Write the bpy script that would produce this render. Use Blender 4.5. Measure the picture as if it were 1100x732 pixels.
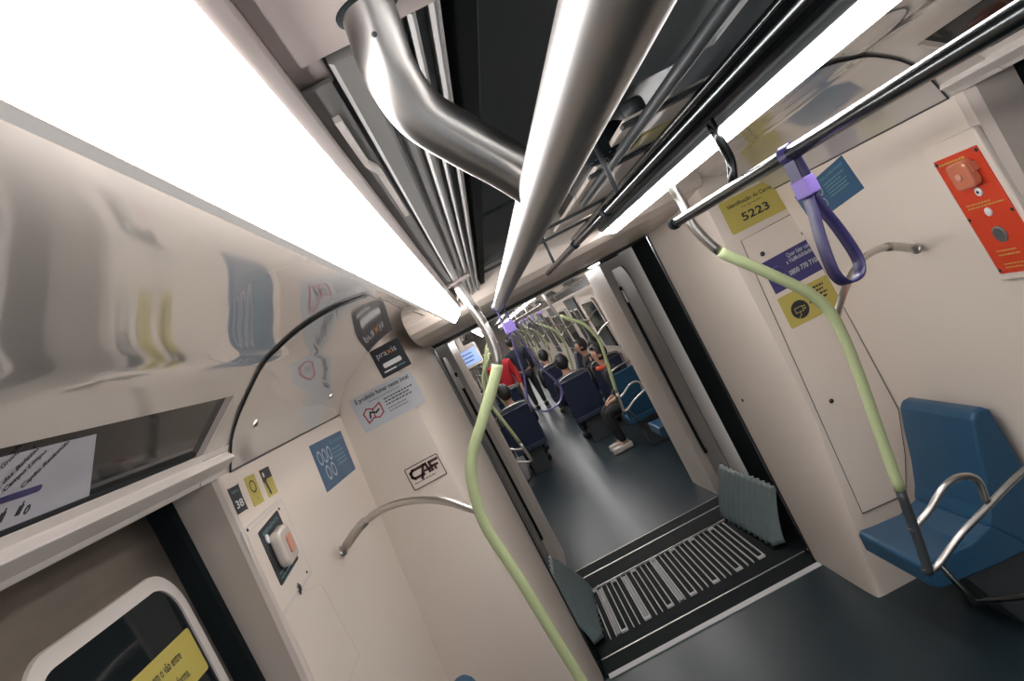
import bpy, bmesh, math, random
from mathutils import Vector, Matrix
random.seed(7)
for o in list(bpy.data.objects): bpy.data.objects.remove(o)
S = bpy.context.scene
PI = math.pi
# ------------------------------------------------------------------ camera, world, exposure
# Axes: +Y runs along the train, +X is to the right, +Z up; the origin is the camera, held high
# under the ceiling, 1.9 m above the floor, and rolled 27.5 degrees.
FZ = -1.9
W_, H_, F_ = 1100., 732., 800.
def camdir(px, py): return Vector(((px-W_/2)/F_, -(py-H_/2)/F_, -1.0))
yc = camdir(522, 364).normalized()
xc = Vector((math.cos(math.radians(27.5)), math.sin(math.radians(27.5)), 0)); xc = (xc-yc*xc.dot(yc)).normalized()
zc = xc.cross(yc)
RM = Matrix((xc, yc, zc))
cam = bpy.data.cameras.new('camera'); co = bpy.data.objects.new('camera', cam); S.collection.objects.link(co)
cam.sensor_fit = 'HORIZONTAL'; cam.sensor_width = 36; cam.lens = F_/W_*36; cam.clip_start = .01; cam.clip_end = 200
co.matrix_world = RM.to_4x4(); S.camera = co
S.view_settings.view_transform = 'Standard'; S.view_settings.look = 'None'
S.view_settings.gamma = 1; S.view_settings.use_curve_mapping = False
S.view_settings.exposure = 0.0
wd = bpy.data.worlds.new('world'); S.world = wd; wd.use_nodes = True
wb = wd.node_tree.nodes['Background']; wb.inputs[0].default_value = (.62, .66, .70, 1); wb.inputs[1].default_value = 1.0
LIGHT_E = 27       # glow of the ceiling light diffusers
def ray(px, py): return RM @ camdir(px, py)
def at_y(px, py, d): r = ray(px, py); return r*(d/r.y)
def on_plane(px, py, p0, n): r = ray(px, py); return r*(p0.dot(n)/r.dot(n))

# ------------------------------------------------------------------ materials
def nd(nt, t, **k):
    n = nt.nodes.new(t)
    for a, b in k.items(): setattr(n, a, b)
    return n
def mat(name, col, rough=.5, metal=0., var=.06, scale=8., bump=0., coat=0., stretch=(1, 1, 1), rvar=.08, emit=None, spec=.5, trans=0., alpha=1.):
    m = bpy.data.materials.new(name); m.use_nodes = True; nt = m.node_tree; b = nt.nodes['Principled BSDF']
    tc = nd(nt, 'ShaderNodeTexCoord'); mp = nd(nt, 'ShaderNodeMapping'); mp.inputs['Scale'].default_value = stretch
    nz = nd(nt, 'ShaderNodeTexNoise'); nz.inputs['Scale'].default_value = scale; nz.inputs['Detail'].default_value = 5
    nt.links.new(tc.outputs['Object'], mp.inputs[0]); nt.links.new(mp.outputs[0], nz.inputs[0])
    mx = nd(nt, 'ShaderNodeMix', data_type='RGBA'); c = Vector(col)
    mx.inputs['A'].default_value = (*[max(0, x*(1-var)) for x in c], 1); mx.inputs['B'].default_value = (*[min(1, x*(1+var)) for x in c], 1)
    nt.links.new(nz.outputs['Fac'], mx.inputs['Factor']); nt.links.new(mx.outputs['Result'], b.inputs['Base Color'])
    mr = nd(nt, 'ShaderNodeMapRange'); lo, hi = max(.02, rough-rvar), min(1, rough+rvar)
    if rough >= .25: lo = max(lo, .29); hi = max(hi, lo+.01)
    else: hi = min(hi, .255)
    mr.inputs['To Min'].default_value = lo; mr.inputs['To Max'].default_value = hi
    nt.links.new(nz.outputs['Fac'], mr.inputs['Value']); nt.links.new(mr.outputs[0], b.inputs['Roughness'])
    b.inputs['Metallic'].default_value = metal; b.inputs['Coat Weight'].default_value = coat; b.inputs['Coat Roughness'].default_value = .04
    b.inputs['Specular IOR Level'].default_value = spec
    if trans: b.inputs['Transmission Weight'].default_value = trans
    if alpha < 1: b.inputs['Alpha'].default_value = alpha
    if bump:
        bp = nd(nt, 'ShaderNodeBump'); bp.inputs['Strength'].default_value = bump; bp.inputs['Distance'].default_value = .002
        nt.links.new(nz.outputs['Fac'], bp.inputs['Height']); nt.links.new(bp.outputs[0], b.inputs['Normal'])
    if emit:
        b.inputs['Emission Color'].default_value = (*emit[0], 1); b.inputs['Emission Strength'].default_value = emit[1]
    return m
M = dict(
 panel=mat('cream_panel', (.74, .655, .58), .32, var=.025, scale=3, rvar=.02),
 cove=mat('glossy_cove_panel', (.56, .52, .485), .07, var=.05, scale=4, rvar=.015, coat=1.0, spec=.9),
 pillar=mat('pillar_panel', (.56, .49, .44), .35, var=.04, scale=5, rvar=.02),
 cabinet=mat('cabinet_panel', (.68, .60, .53), .27, var=.03, scale=3, rvar=.02),
 trim=mat('pale_trim', (.66, .61, .57), .35),
 beam=mat('painted_beam', (.42, .36, .34), .45, var=.05),
 floor=mat('rubber_floor', (.017, .029, .036), .34, var=.2, scale=3, rvar=.03, spec=.3),
 black=mat('black_rubber', (.006, .010, .012), .7, spec=.15, var=.2),
 dark=mat('dark_paint', (.030, .036, .040), .5, var=.2),
 recess=mat('recess_grey', (.06, .075, .08), .55, var=.15),
 steel=mat('stainless_steel', (.50, .48, .45), .30, metal=1, var=.02, scale=8, rvar=.01),
 tube=mat('brushed_tube', (.28, .27, .26), .30, metal=1, var=.04, scale=40, stretch=(1, .04, 1), rvar=.02),
 darksteel=mat('dark_steel', (.085, .092, .095), .22, metal=1, var=.05, rvar=.02),
 chrome=mat('chrome', (.75, .73, .70), .1, metal=1, var=.03),
 alu=mat('aluminium', (.60, .57, .54), .33, metal=.85, var=.05, scale=20),
 slat=mat('grey_slat', (.20, .195, .19), .45, metal=.3, var=.08),
 green=mat('pale_green_sleeve', (.40, .46, .25), .38, var=.04),
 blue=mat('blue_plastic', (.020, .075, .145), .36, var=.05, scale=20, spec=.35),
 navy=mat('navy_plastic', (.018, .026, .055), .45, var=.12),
 signblue=mat('sign_blue', (.028, .10, .20), .4, var=.05),
 purple=mat('purple_webbing', (.024, .019, .085), .4, var=.1, scale=60),
 lilac=mat('lilac_plastic', (.20, .14, .42), .4, var=.05),
 signpurple=mat('sign_purple', (.045, .04, .16), .4),
 yellow=mat('yellow_vinyl', (.50, .42, .10), .4, var=.04),
 red=mat('red_plate', (.62, .055, .02), .35, var=.05),
 knob=mat('clear_red_cover', (.60, .20, .12), .15, var=.05, coat=.5),
 knobclear=mat('clear_cover', (.62, .55, .50), .12, var=.06, coat=.6),
 pink=mat('pink_button', (.62, .28, .20), .4),
 white=mat('white_print', (.72, .72, .72), .5, var=.02),
 paper=mat('map_sheet', (.52, .51, .56), .5, var=.03),
 teal=mat('pale_teal_print', (.16, .36, .40), .5),
 ink=mat('black_print', (.02, .022, .028), .5, var=.02),
 maroon=mat('maroon_print', (.07, .03, .03), .5, var=.02),
 logored=mat('red_print', (.40, .03, .03), .5, var=.02),
 haze=mat('pale_film', (.52, .54, .57), .4, var=.03),
 orange=mat('orange_print', (.65, .25, .05), .5),
 orangefab=mat('orange_cloth', (.50, .06, .02), .8), redfab=mat('red_cloth', (.50, .02, .03), .8),
 navyfab=mat('navy_cloth', (.018, .022, .04), .8), blackfab=mat('black_cloth', (.012, .012, .015), .8),
 greyfab=mat('grey_cloth', (.22, .22, .23), .8), jeans=mat('blue_denim', (.05, .08, .14), .85),
 skin=mat('skin', (.42, .24, .16), .5), hair=mat('dark_hair', (.012, .010, .010), .5), shoe=mat('pale_shoe', (.55, .50, .45), .6),
 glass=mat('dark_glass', (.012, .016, .018), .06, spec=.25, var=.05, rvar=.01),
 brown=mat('brushed_door_leaf', (.21, .18, .15), .33, metal=.6, var=.25, scale=6, stretch=(.6, .6, 3), rvar=.1),
 skirt=mat('grey_teal_rubber', (.20, .26, .265), .45, var=.15, scale=15),
 gangway=mat('gangway_grey', (.30, .28, .25), .4, var=.2, scale=6),
 bellows=mat('bellows_cloth', (.020, .027, .030), .6, var=.2),
 screen=mat('lit_screen', (.2, .3, .6), .4, emit=((.35, .48, .80), .8)),
 coveglow=mat('cove_glow', (.8, .8, .8), .5, emit=((1.0, .95, .92), 9.0)),  # added glow that brightens the cove, not a real lens
 flank=mat('diffuser_flank', (.7, .66, .63), .4, emit=((1.0, .95, .92), .32)),
 diffuser=mat('light_diffuser', (.8, .8, .8), .5, emit=((1.0, .965, .95), LIGHT_E)),
)

# ------------------------------------------------------------------ mesh helpers
C = S.collection
def obj(name, bm, m, parent=None, smooth=False, bevel=0., seg=2):
    me = bpy.data.meshes.new(name)
    bmesh.ops.recalc_face_normals(bm, faces=bm.faces)
    if parent is not None:
        bmesh.ops.translate(bm, verts=bm.verts, vec=-world_loc(parent))
    bm.to_mesh(me); bm.free()
    if smooth:
        for p in me.polygons: p.use_smooth = True
    me.materials.append(M[m] if isinstance(m, str) else m)
    o = bpy.data.objects.new(name, me); C.objects.link(o)
    if parent is not None: o.parent = parent
    if bevel:
        b = o.modifiers.new('bevel', 'BEVEL'); b.width = bevel; b.segments = seg; b.limit_method = 'ANGLE'; b.angle_limit = math.radians(40)
    return o
def world_loc(o):
    v = Vector((0, 0, 0))
    while o is not None: v = v+o.location; o = o.parent
    return v
def tag(o, label, cat, group=None, kind=None):
    o['label'] = label; o['category'] = cat
    if group: o['group'] = group
    if kind: o['kind'] = kind
    return o
def thing(name, label, cat, loc, group=None):
    o = bpy.data.objects.new(name, None); C.objects.link(o); o.location = loc; o.empty_display_size = .05
    return tag(o, label, cat, group)
def struct(name, bm, m, parent=None, **k):
    o = obj(name, bm, m, parent, **k)
    if parent is None: o['kind'] = 'structure'
    return o
def dup(root, off, label=None, parent=None):
    r = root.copy(); C.objects.link(r)
    if parent is None: r.location = root.location+Vector(off)
    else: r.parent = parent
    if label: r['label'] = label
    for c in list(root.children): dup(c, (0, 0, 0), None, r)
    return r
def nb(): return bmesh.new()
def box(bm, a, b):
    x0, y0, z0 = a; x1, y1, z1 = b
    v = [bm.verts.new(p) for p in ((x0,y0,z0),(x1,y0,z0),(x1,y1,z0),(x0,y1,z0),(x0,y0,z1),(x1,y0,z1),(x1,y1,z1),(x0,y1,z1))]
    for f in ((0,3,2,1),(4,5,6,7),(0,1,5,4),(1,2,6,5),(2,3,7,6),(3,0,4,7)): bm.faces.new([v[i] for i in f])
    return bm
def smoothpath(pts, n=6):
    pts = [Vector(p) for p in pts]; P = [pts[0]*2-pts[1]]+pts+[pts[-1]*2-pts[-2]]; out = []
    for i in range(1, len(P)-2):
        a, b, c, d = P[i-1:i+3]
        for k in range(n):
            t = k/n
            out.append(.5*((2*b)+(c-a)*t+(2*a-5*b+4*c-d)*t*t+(3*b-a-3*c+d)*t**3))
    out.append(pts[-1]); return out
def fillet(pts, r, n=6):
    """straight runs joined by round bends of radius about r"""
    pts = [Vector(p) for p in pts]; out = [pts[0]]
    for i in range(1, len(pts)-1):
        a, b, c = pts[i-1:i+2]; d1 = (a-b); d2 = (c-b); l = min(r, d1.length*.48, d2.length*.48)
        p = b+d1.normalized()*l; q = b+d2.normalized()*l
        for k in range(n+1):
            t = k/n; out.append(p*(1-t)**2+b*2*t*(1-t)+q*t*t)
    out.append(pts[-1]); return out
def tube(bm, pts, r, seg=14, cap=True, closed=False):
    pts = [Vector(p) for p in pts]; rings = []; n = len(pts); up = None
    for i, p in enumerate(pts):
        if closed: d = (pts[(i+1) % n]-pts[i-1]).normalized()
        else: d = (pts[min(i+1, n-1)]-pts[max(i-1, 0)]).normalized()
        if up is None:
            up = Vector((0, 0, 1)) if abs(d.z) < .9 else Vector((1, 0, 0))
        up = (up-d*up.dot(d)).normalized(); s = d.cross(up)
        rr = r[i] if isinstance(r, (list, tuple)) else r
        rings.append([bm.verts.new(p+(up*math.cos(2*PI*k/seg)+s*math.sin(2*PI*k/seg))*rr) for k in range(seg)])
    m = n if closed else n-1
    for i in range(m):
        a, b = rings[i], rings[(i+1) % n]
        for k in range(seg): bm.faces.new((a[k], a[(k+1) % seg], b[(k+1) % seg], b[k]))
    if cap and not closed:
        bm.faces.new(rings[0][::-1]); bm.faces.new(rings[-1])
    return bm
def cyl(bm, a, b, r, seg=16): return tube(bm, [a, b], r, seg)
def ribbon(bm, pts, wdir, w, t, closed=False):
    """flat band: width w along wdir, thickness t"""
    pts = [Vector(p) for p in pts]; wd_ = Vector(wdir).normalized(); n = len(pts); rings = []
    for i, p in enumerate(pts):
        d = (pts[(i+1) % n]-pts[i-1]) if closed else (pts[min(i+1, n-1)]-pts[max(i-1, 0)])
        nrm = d.cross(wd_).normalized()
        rings.append([bm.verts.new(p+wd_*a*w/2+nrm*b*t/2) for a, b in ((-1,-1),(1,-1),(1,1),(-1,1))])
    for i in range(n if closed else n-1):
        a, b = rings[i], rings[(i+1) % n]
        for k in range(4): bm.faces.new((a[k], a[(k+1) % 4], b[(k+1) % 4], b[k]))
    if not closed: bm.faces.new(rings[0][::-1]); bm.faces.new(rings[-1])
    return bm
def extrude_y(bm, pts, y0, y1, th=.01, closed=False):
    """profile of (x,z) points swept along Y; an open profile gets thickness th to its right-hand side"""
    if not closed:
        off = []
        for i, (x, z) in enumerate(pts):
            a = pts[max(i-1, 0)]; b = pts[min(i+1, len(pts)-1)]; d = Vector((b[0]-a[0], b[1]-a[1])).normalized()
            off.append((x+d.y*th, z-d.x*th))
        pts = list(pts)+off[::-1]
    A = [bm.verts.new((x, y0, z)) for x, z in pts]; B = [bm.verts.new((x, y1, z)) for x, z in pts]; n = len(pts)
    for i in range(n): bm.faces.new((A[i], A[(i+1) % n], B[(i+1) % n], B[i]))
    if closed or th:
        if closed: bm.faces.new(A[::-1]); bm.faces.new(B)
        else:
            k = n//2
            for i in range(k-1):
                bm.faces.new((A[i], A[n-1-i], A[n-2-i], A[i+1])); bm.faces.new((B[i], B[i+1], B[n-2-i], B[n-1-i]))
    return bm
def prism(bm, pts, vec):
    A = [bm.verts.new(Vector(p)) for p in pts]; B = [bm.verts.new(Vector(p)+Vector(vec)) for p in pts]; n = len(A)
    bm.faces.new(A[::-1]); bm.faces.new(B)
    for i in range(n): bm.faces.new((A[i], A[(i+1) % n], B[(i+1) % n], B[i]))
    return bm
def lathe(bm, o, axis, prof, seg=24):
    """prof: (radius, height along axis)"""
    axis = Vector(axis).normalized(); s = axis.orthogonal().normalized(); t = axis.cross(s); o = Vector(o); rings = []
    for r, h in prof:
        rings.append([bm.verts.new(o+axis*h+(s*math.cos(2*PI*k/seg)+t*math.sin(2*PI*k/seg))*max(r, 1e-4)) for k in range(seg)])
    for a, b in zip(rings, rings[1:]):
        for k in range(seg): bm.faces.new((a[k], a[(k+1) % seg], b[(k+1) % seg], b[k]))
    bm.faces.new(rings[0][::-1]); bm.faces.new(rings[-1])
    return bm

class Frame:
    """flat place on a wall: origin, right and up directions; c points out of the wall"""
    def __init__(s, o, u, v):
        s.o = Vector(o); s.u = Vector(u).normalized(); n = s.u.cross(Vector(v)).normalized(); s.n = n; s.v = n.cross(s.u)
    def P(s, a, b, c=0.): return s.o+s.u*a+s.v*b+s.n*c
    def loc(s, px, py):
        q = on_plane(px, py, s.o, s.n)-s.o; return q.dot(s.u), q.dot(s.v)
    def quad(s, *px):
        """TL,TR,BR,BL pixels in the photo -> a frame at the centre of the flat thing, its width and height"""
        q = [Vector(s.loc(*p)) for p in px]; c = sum(q, Vector((0, 0)))/4
        ud = ((q[1]-q[0])+(q[2]-q[3]))/2; vd = ((q[0]-q[3])+(q[1]-q[2]))/2
        a = math.atan2(ud.y, ud.x); b = math.atan2(vd.y, vd.x)-PI/2; t = (a+b)/2 if abs(a-b) < .35 else a
        f = Frame(s.P(c.x, c.y), s.u*math.cos(t)+s.v*math.sin(t), s.v*math.cos(t)-s.u*math.sin(t))
        return f, ud.length, vd.length
def rrect(w, h, r, n=6):
    out = []
    for cx, cy, a0 in ((w/2-r, h/2-r, 0), (-w/2+r, h/2-r, 90), (-w/2+r, -h/2+r, 180), (w/2-r, -h/2+r, 270)):
        for k in range(n+1):
            a = math.radians(a0+90*k/n); out.append((cx+r*math.cos(a), cy+r*math.sin(a)))
    return out
def plate(f, pts, c0, c1, bm=None):
    bm = bm or nb(); return prism(bm, [f.P(a, b, c0) for a, b in pts], f.n*(c1-c0))
def rect(cx, cy, w, h): return [(cx-w/2, cy-h/2), (cx+w/2, cy-h/2), (cx+w/2, cy+h/2), (cx-w/2, cy+h/2)]
def stroke(f, pts, w, c0, c1, bm=None, closed=False):
    """a drawn line of width w made of short flat bars"""
    bm = bm or nb(); pts = [Vector(p) for p in pts]; 
    ring = pts+[pts[0]] if closed else pts
    for a, b in zip(ring, ring[1:]):
        d = (b-a).normalized()*w/2; n = Vector((-d.y, d.x))
        plate(f, [a-d-n, b+d-n, b+d+n, a-d+n], c0, c1, bm)
    return bm
def text(s, f, x, y, h, m, parent, c=.0012, align='LEFT', width=None, name='lettering', rot=0., bold=0., shear=0.):
    cu = bpy.data.curves.new('t', 'FONT'); cu.body = s; cu.size = 1; cu.align_x = align; cu.align_y = 'CENTER'; cu.offset = bold; cu.shear = shear
    cu.resolution_u = 3
    t = bpy.data.objects.new('t', cu); me = bpy.data.meshes.new_from_object(t)
    bpy.data.objects.remove(t); bpy.data.curves.remove(cu)
    k = h/.72; kx = k
    if width:
        xs = [v.co.x for v in me.vertices]; kx = width/max(1e-6, max(xs)-min(xs))
    ca, sa = math.cos(rot), math.sin(rot); off = world_loc(parent)
    for v in me.vertices:
        a, b = v.co.x*kx, v.co.y*k; v.co = f.P(x+a*ca-b*sa, y+a*sa+b*ca, c)-off
    me.materials.append(M[m]); o = bpy.data.objects.new(name, me); C.objects.link(o); o.parent = parent
    return o
def printed_lines(f, x0, y0, w, n, dy, h, m, parent, c=.0012, name='small_print'):
    bm = nb()
    for i in range(n):
        x = x0; end = x0+w*random.uniform(.7, 1)
        while x < end:
            l = random.uniform(.03, .09)*w*1.4; l = min(l, end-x)
            if l > .01*w: plate(f, rect(x+l/2, y0-i*dy, l, h), c-.0004, c, bm)
            x += l+w*.025
    return obj(name, bm, m, parent)

# ------------------------------------------------------------------ the shell of the near car
YE = 3.37                       # front of the end cabinets
COVE_L = [(-.10,.205),(-.19,.21),(-.27,.2145),(-.35,.213),(-.43,.204),(-.5,.19),(-.578,.152),(-.645,.112),(-.70,.064),(-.74,0)]
LOW_L = [(-.74,0),(-.80,-.6),(-.862,-1.27),(-.875,FZ)]
COVE_R = [(.80,.205),(.90,.21),(.98,.2145),(1.07,.213),(1.15,.204),(1.22,.195),(1.30,.165),(1.38,.122),(1.44,.067),(1.49,0)]
LOW_R = [(1.49,0),(1.52,-.44),(1.54,-1.2),(1.55,FZ)]
def refine(pr, n=5):
    P = [Vector((a, b, 0)) for a, b in pr]; P = [P[0]*2-P[1]]+P+[P[-1]*2-P[-2]]; out = []
    for i in range(1, len(P)-2):
        a, b, c, d = P[i-1:i+3]
        for k in range(n):
            t = k/n; q = .5*((2*b)+(c-a)*t+(2*a-5*b+4*c-d)*t*t+(3*b-a-3*c+d)*t**3); out.append((q.x, q.y))
    out.append(pr[-1]); return out
COVE_L = refine(COVE_L); COVE_R = refine(COVE_R)
def soften(o, ang=30):
    for p in o.data.polygons: p.use_smooth = True
    o.data.set_sharp_from_angle(angle=math.radians(ang)); return o
FRONT = Frame((0, YE, 0), (1,0,0), (0,0,1))
LEFT = Frame((-.74, 2.6, 0), (0,1,0), Vector((.06, 0, .6)))
RIGHT = Frame((1.49, 2.6, 0), (0,-1,0), Vector((-.03, 0, .44)))
YB = -1.6                       # the shell runs this far behind the camera

struct('floor', box(nb(), (-1.1, YB, FZ-.03), (1.75, 3.93, FZ)), 'floor')
# left wall: beyond the doorway, and behind the camera
struct('wall_left', extrude_y(nb(), LOW_L, 1.86, YE+.6, .02), 'panel')
struct('wall_right', extrude_y(nb(), LOW_R, 2.06, YE+.6, -.02), 'panel')
struct('wall_left', extrude_y(nb(), LOW_L, YB, .25, .02), 'panel')
struct('wall_right', extrude_y(nb(), LOW_R, YB, .35, -.02), 'panel')
# coves
def cove(side):
    prof = COVE_L if side < 0 else COVE_R
    th = .012 if side < 0 else -.012
    # the upper curve and the lower strip run full length; the display band is open between them over the doors
    hi = [p for p in prof if p[1] >= .1515]; lo = prof
    y1 = 1.74 if side < 0 else 1.86
    if side < 0:
        up = hi
    else: up = hi
    soften(struct('trim_1' if side < 0 else 'trim_2', extrude_y(nb(), up, YB, y1, th), 'cove'))
    soften(struct('trim_3' if side < 0 else 'trim_4', extrude_y(nb(), lo, y1, YE+.3, th), 'cove'))
cove(-1); cove(1)

def door_header(side):
    s = side; X = (lambda x: x) if s < 0 else (lambda x: .75-x)     # mirror about x=.375
    y1 = 1.74 if s < 0 else 1.86
    # sill under the display and the lintel face over the doorway
    prof = [(-.700,.064),(-.712,.048),(-.700,.030),(-.735,.010),(-.745,.000),(-.95,.0),(-.95,.064)]
    b = extrude_y(nb(), [(X(x), z) for x, z in prof], YB, 1.91 if s < 0 else 2.05, closed=True)
    struct('trim_5' if s < 0 else 'trim_6', b, 'trim', bevel=.002)
    # end reveal of the display opening
    bm = nb(); prism(bm, [(X(-.575), y1-.004, .153), (X(-.705), y1-.004, .060), (X(-.76), y1-.004, .075), (X(-.63), y1-.004, .175)], (0, .012, 0))
    struct('trim_7' if s < 0 else 'trim_8', bm, 'pillar')
door_header(-1); door_header(1)
# display panes with the line map
def display(side):
    s = side; X = (lambda x: x) if s < 0 else (lambda x: .75-x)
    y1 = 1.74 if s < 0 else 1.86; y0 = -.6
    if s < 0: f = Frame((-.6505, .6, .1), (0,1,0), Vector((.125, 0, .090)))
    else: f = Frame((1.4005, .6, .1), (0,-1,0), Vector((-.125, 0, .090)))
    t = thing('line_map_display', 'dark glass display with the line map over the left doors' if s < 0 else 'dark glass display in the cove over the right doors', 'display', (X(-.72), .6, .03))
    bm = plate(f, [(s*(-1)*(y0-.6)*1, -.062), ((y1-.6)*(-s), -.062), ((y1-.6)*(-s), .083), ((y0-.6)*(-s), .083)], -.016, -.012) if False else nb()
    a0, a1 = (y0-.6)*(-s), (y1-.6)*(-s)
    prism(bm, [f.P(a0, -.062, -.016), f.P(a1, -.062, -.016), f.P(a1, .083, -.016), f.P(a0, .083, -.016)], f.n*.004)
    obj('glass_pane', bm, 'glass', t)
    hb = nb(); prism(hb, [f.P(a0, -.13, -.035), f.P(a1, -.13, -.035), f.P(a1, .10, -.035), f.P(a0, .10, -.035)], f.n*.012); obj('housing', hb, 'dark', t)  # unseen backing added to block world light leaking in behind the pane
    hb = nb(); prism(hb, [f.P(a0, -.075, -.022), f.P(a1, -.075, -.022), f.P(a1, -.058, -.022), f.P(a0, -.058, -.022)], f.n*.009); obj('lower_light_stop', hb, 'dark', t)  # dark strip added to close the light leak between pane and sill
    if s < 0:
        b2 = nb(); a1 = f.loc(102, 536)[0]
        TL = f.loc(118, 455)[0]
        prism(b2, [f.P(a0, -.061, -.0115), f.P(a1, -.061, -.0115), f.P(TL, .066, -.0115), f.P(a0, .066, -.0115)], f.n*.001)
        sh = obj('map_sheet', b2, 'paper', t)
        for words, e, st in (('Giovanni Gronchi', (33, 483), (5, 510)), ('Vila das Belezas', (49, 484), (10, 523)), ('Campo Limpo', (57, 487), (11, 531)), ('Capão Redondo', (81, 477), (30, 527))):
            q0 = Vector(f.loc(*st)); q1 = Vector(f.loc(*e)); d = q1-q0; an = math.atan2(d.y, d.x)
            L = {'Giovanni Gronchi': d.length*1.9, 'Vila das Belezas': d.length*1.38, 'Campo Limpo': d.length, 'Capão Redondo': d.length}[words]
            text(words, f, q1.x, q1.y, .0105, 'ink', sh, -.0095, 'RIGHT', width=L, rot=an, bold=.02)
        q = f.loc(49, 529); p0 = f.loc(0, 545)
        b3 = plate(f, [(a0, p0[1]-.0055), (q[0], p0[1]-.0055), (q[0]+.004, p0[1]-.003), (q[0]+.004, p0[1]+.003), (q[0], p0[1]+.0055), (a0, p0[1]+.0055)], -.0105, -.0095)
        obj('line_bar', b3, 'signpurple', sh)
        b4 = nb()
        for px, py in ((9, 560), (28, 552)):
            q = f.loc(px, py); x_, y_ = q
            obj('station_icon', plate(f, [(x_-.005, y_-.008), (x_+.005, y_-.008), (x_+.005, y_+.008), (x_+.002, y_+.008), (x_+.002, y_+.014), (x_, y_+.014), (x_, y_+.008), (x_-.005, y_+.008)], -.0105, -.0095), 'ink', sh)
        for px, py in ((0, 566), (36, 551)):
            q = f.loc(px, py); stroke(f, [(q[0]+.0045*math.cos(k*PI/6), q[1]+.0065*math.sin(k*PI/6)) for k in range(12)], .0022, -.0105, -.0095, b4, True); obj('station_ring', b4, 'ink', sh); b4 = nb()
        b4.free()
display(-1); display(1)

# pillars at the door edges, door pockets
def pillar(side):
    s = side
    if s < 0:
        bm = nb(); prism(bm, [(-.74, 1.862, 0), (-.744, 1.85, 0), (-.758, 1.845, 0), (-.875, 1.87, 0), (-.875, 1.93, 0), (-.76, 1.93, 0)], (-.115, 0, FZ))
        struct('trim_9', bm, 'pillar')
        struct('trim_10', box(nb(), (-1.06, 1.835, FZ), (-.875, 1.96, .05)), 'black')
    else:
        bm = nb()
        pts = []
        prism(bm, [(1.49, 2.06, -.0), (1.495, 2.03, -.0), (1.52, 2.01, -.0), (1.64, 2.01, -.0), (1.64, 2.09, 0), (1.50, 2.09, 0)], (.06, 0, FZ))
        struct('trim_11', bm, 'pillar')
        struct('trim_12', box(nb(), (1.655, 1.95, FZ), (1.80, 2.15, .0)), 'black')
pillar(-1); pillar(1)
# door leaves
def door(side, n):
    s = side
    x0 = -.93 if s < 0 else 1.70
    f = Frame((x0, 1.35, 0), (0, -s, 0), (0, 0, 1))
    a = (.22, 1.86) if s < 0 else (.3, 1.98)
    d = struct('door_%d' % n, box(nb(), (min(x0, x0+s*.03), a[0], FZ), (max(x0, x0+s*.03), a[1], 0)), 'brown' if s < 0 else 'dark')
    d['label'] = 'brushed metal sliding door leaf with round-cornered dark window'
    for yc_, wd_ in ((1.5, .61), (.62, .61)):
        w, h, r = wd_, .92, .11; cy = -.125-h/2; cx = (yc_-1.35)*(-s)
        bm = nb(); out = rrect(w, h, r, 10); inn = rrect(w-.07, h-.07, r-.03, 10)
        A = [bm.verts.new(f.P(cx+p[0], cy+p[1], .0)) for p in out]; B = [bm.verts.new(f.P(cx+p[0]*.995, cy+p[1]*.995, .008)) for p in out]
        Cc = [bm.verts.new(f.P(cx+p[0], cy+p[1], .008)) for p in inn]; D = [bm.verts.new(f.P(cx+p[0], cy+p[1], .001)) for p in inn]
        n_ = len(A)
        for L0, L1 in ((A, B), (B, Cc), (Cc, D)):
            for i in range(n_): bm.faces.new((L0[i], L0[(i+1) % n_], L1[(i+1) % n_], L1[i]))
        obj('window_frame', bm, 'trim', d)
        obj('window_pane', plate(f, [(cx+p[0], cy+p[1]) for p in inn], .001, .003), 'glass', d)
    return f, d
fL, dL = door(-1, 1); fR, dR = door(1, 2)
# warning sticker on the left door window
t = thing('warning_sticker', 'yellow gap warning sticker on the dark window of the left door', 'sticker', (-.926, 1.55, -.33))
f = Frame((-.926, 1.60, -.328), (0,1,0), (0,0,1))
obj('backing', plate(f, rrect(.31, .107, .008), 0, .001), 'yellow', t)
text('Cuidado com o vão entre', f, .075, .020, .021, 'ink', t, .0016, 'RIGHT', width=.225, bold=.01)
text('o trem e a plataforma.', f, .075, -.022, .021, 'ink', t, .0016, 'RIGHT', width=.205, bold=.01)

# ceiling over the centre
struct('ceiling', box(nb(), (-.12, YB, .34), (.82, 3.45, .36)), 'dark')
struct('trim_13', box(nb(), (-.05, YB, .215), (-.035, 3.36, .34)), 'dark')
struct('trim_14', box(nb(), (.70, YB, .21), (.715, 3.36, .34)), 'dark')
# bulkhead over the gangway opening
bm = nb()
prism(bm, [(0, YE-.03, .36), (0, YE-.03, .20), (0, YE-.015, .168), (0, YE+.05, .142), (0, YE+.18, .118), (0, YE+.36, .104), (0, 4.0, .097), (0, 4.0, .36)], (1, 0, 0))
for v in bm.verts: v.co.x = -.30 if v.co.x < .5 else 1.20
struct('wall_end', bm, 'cabinet', smooth=False, bevel=.004)

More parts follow.
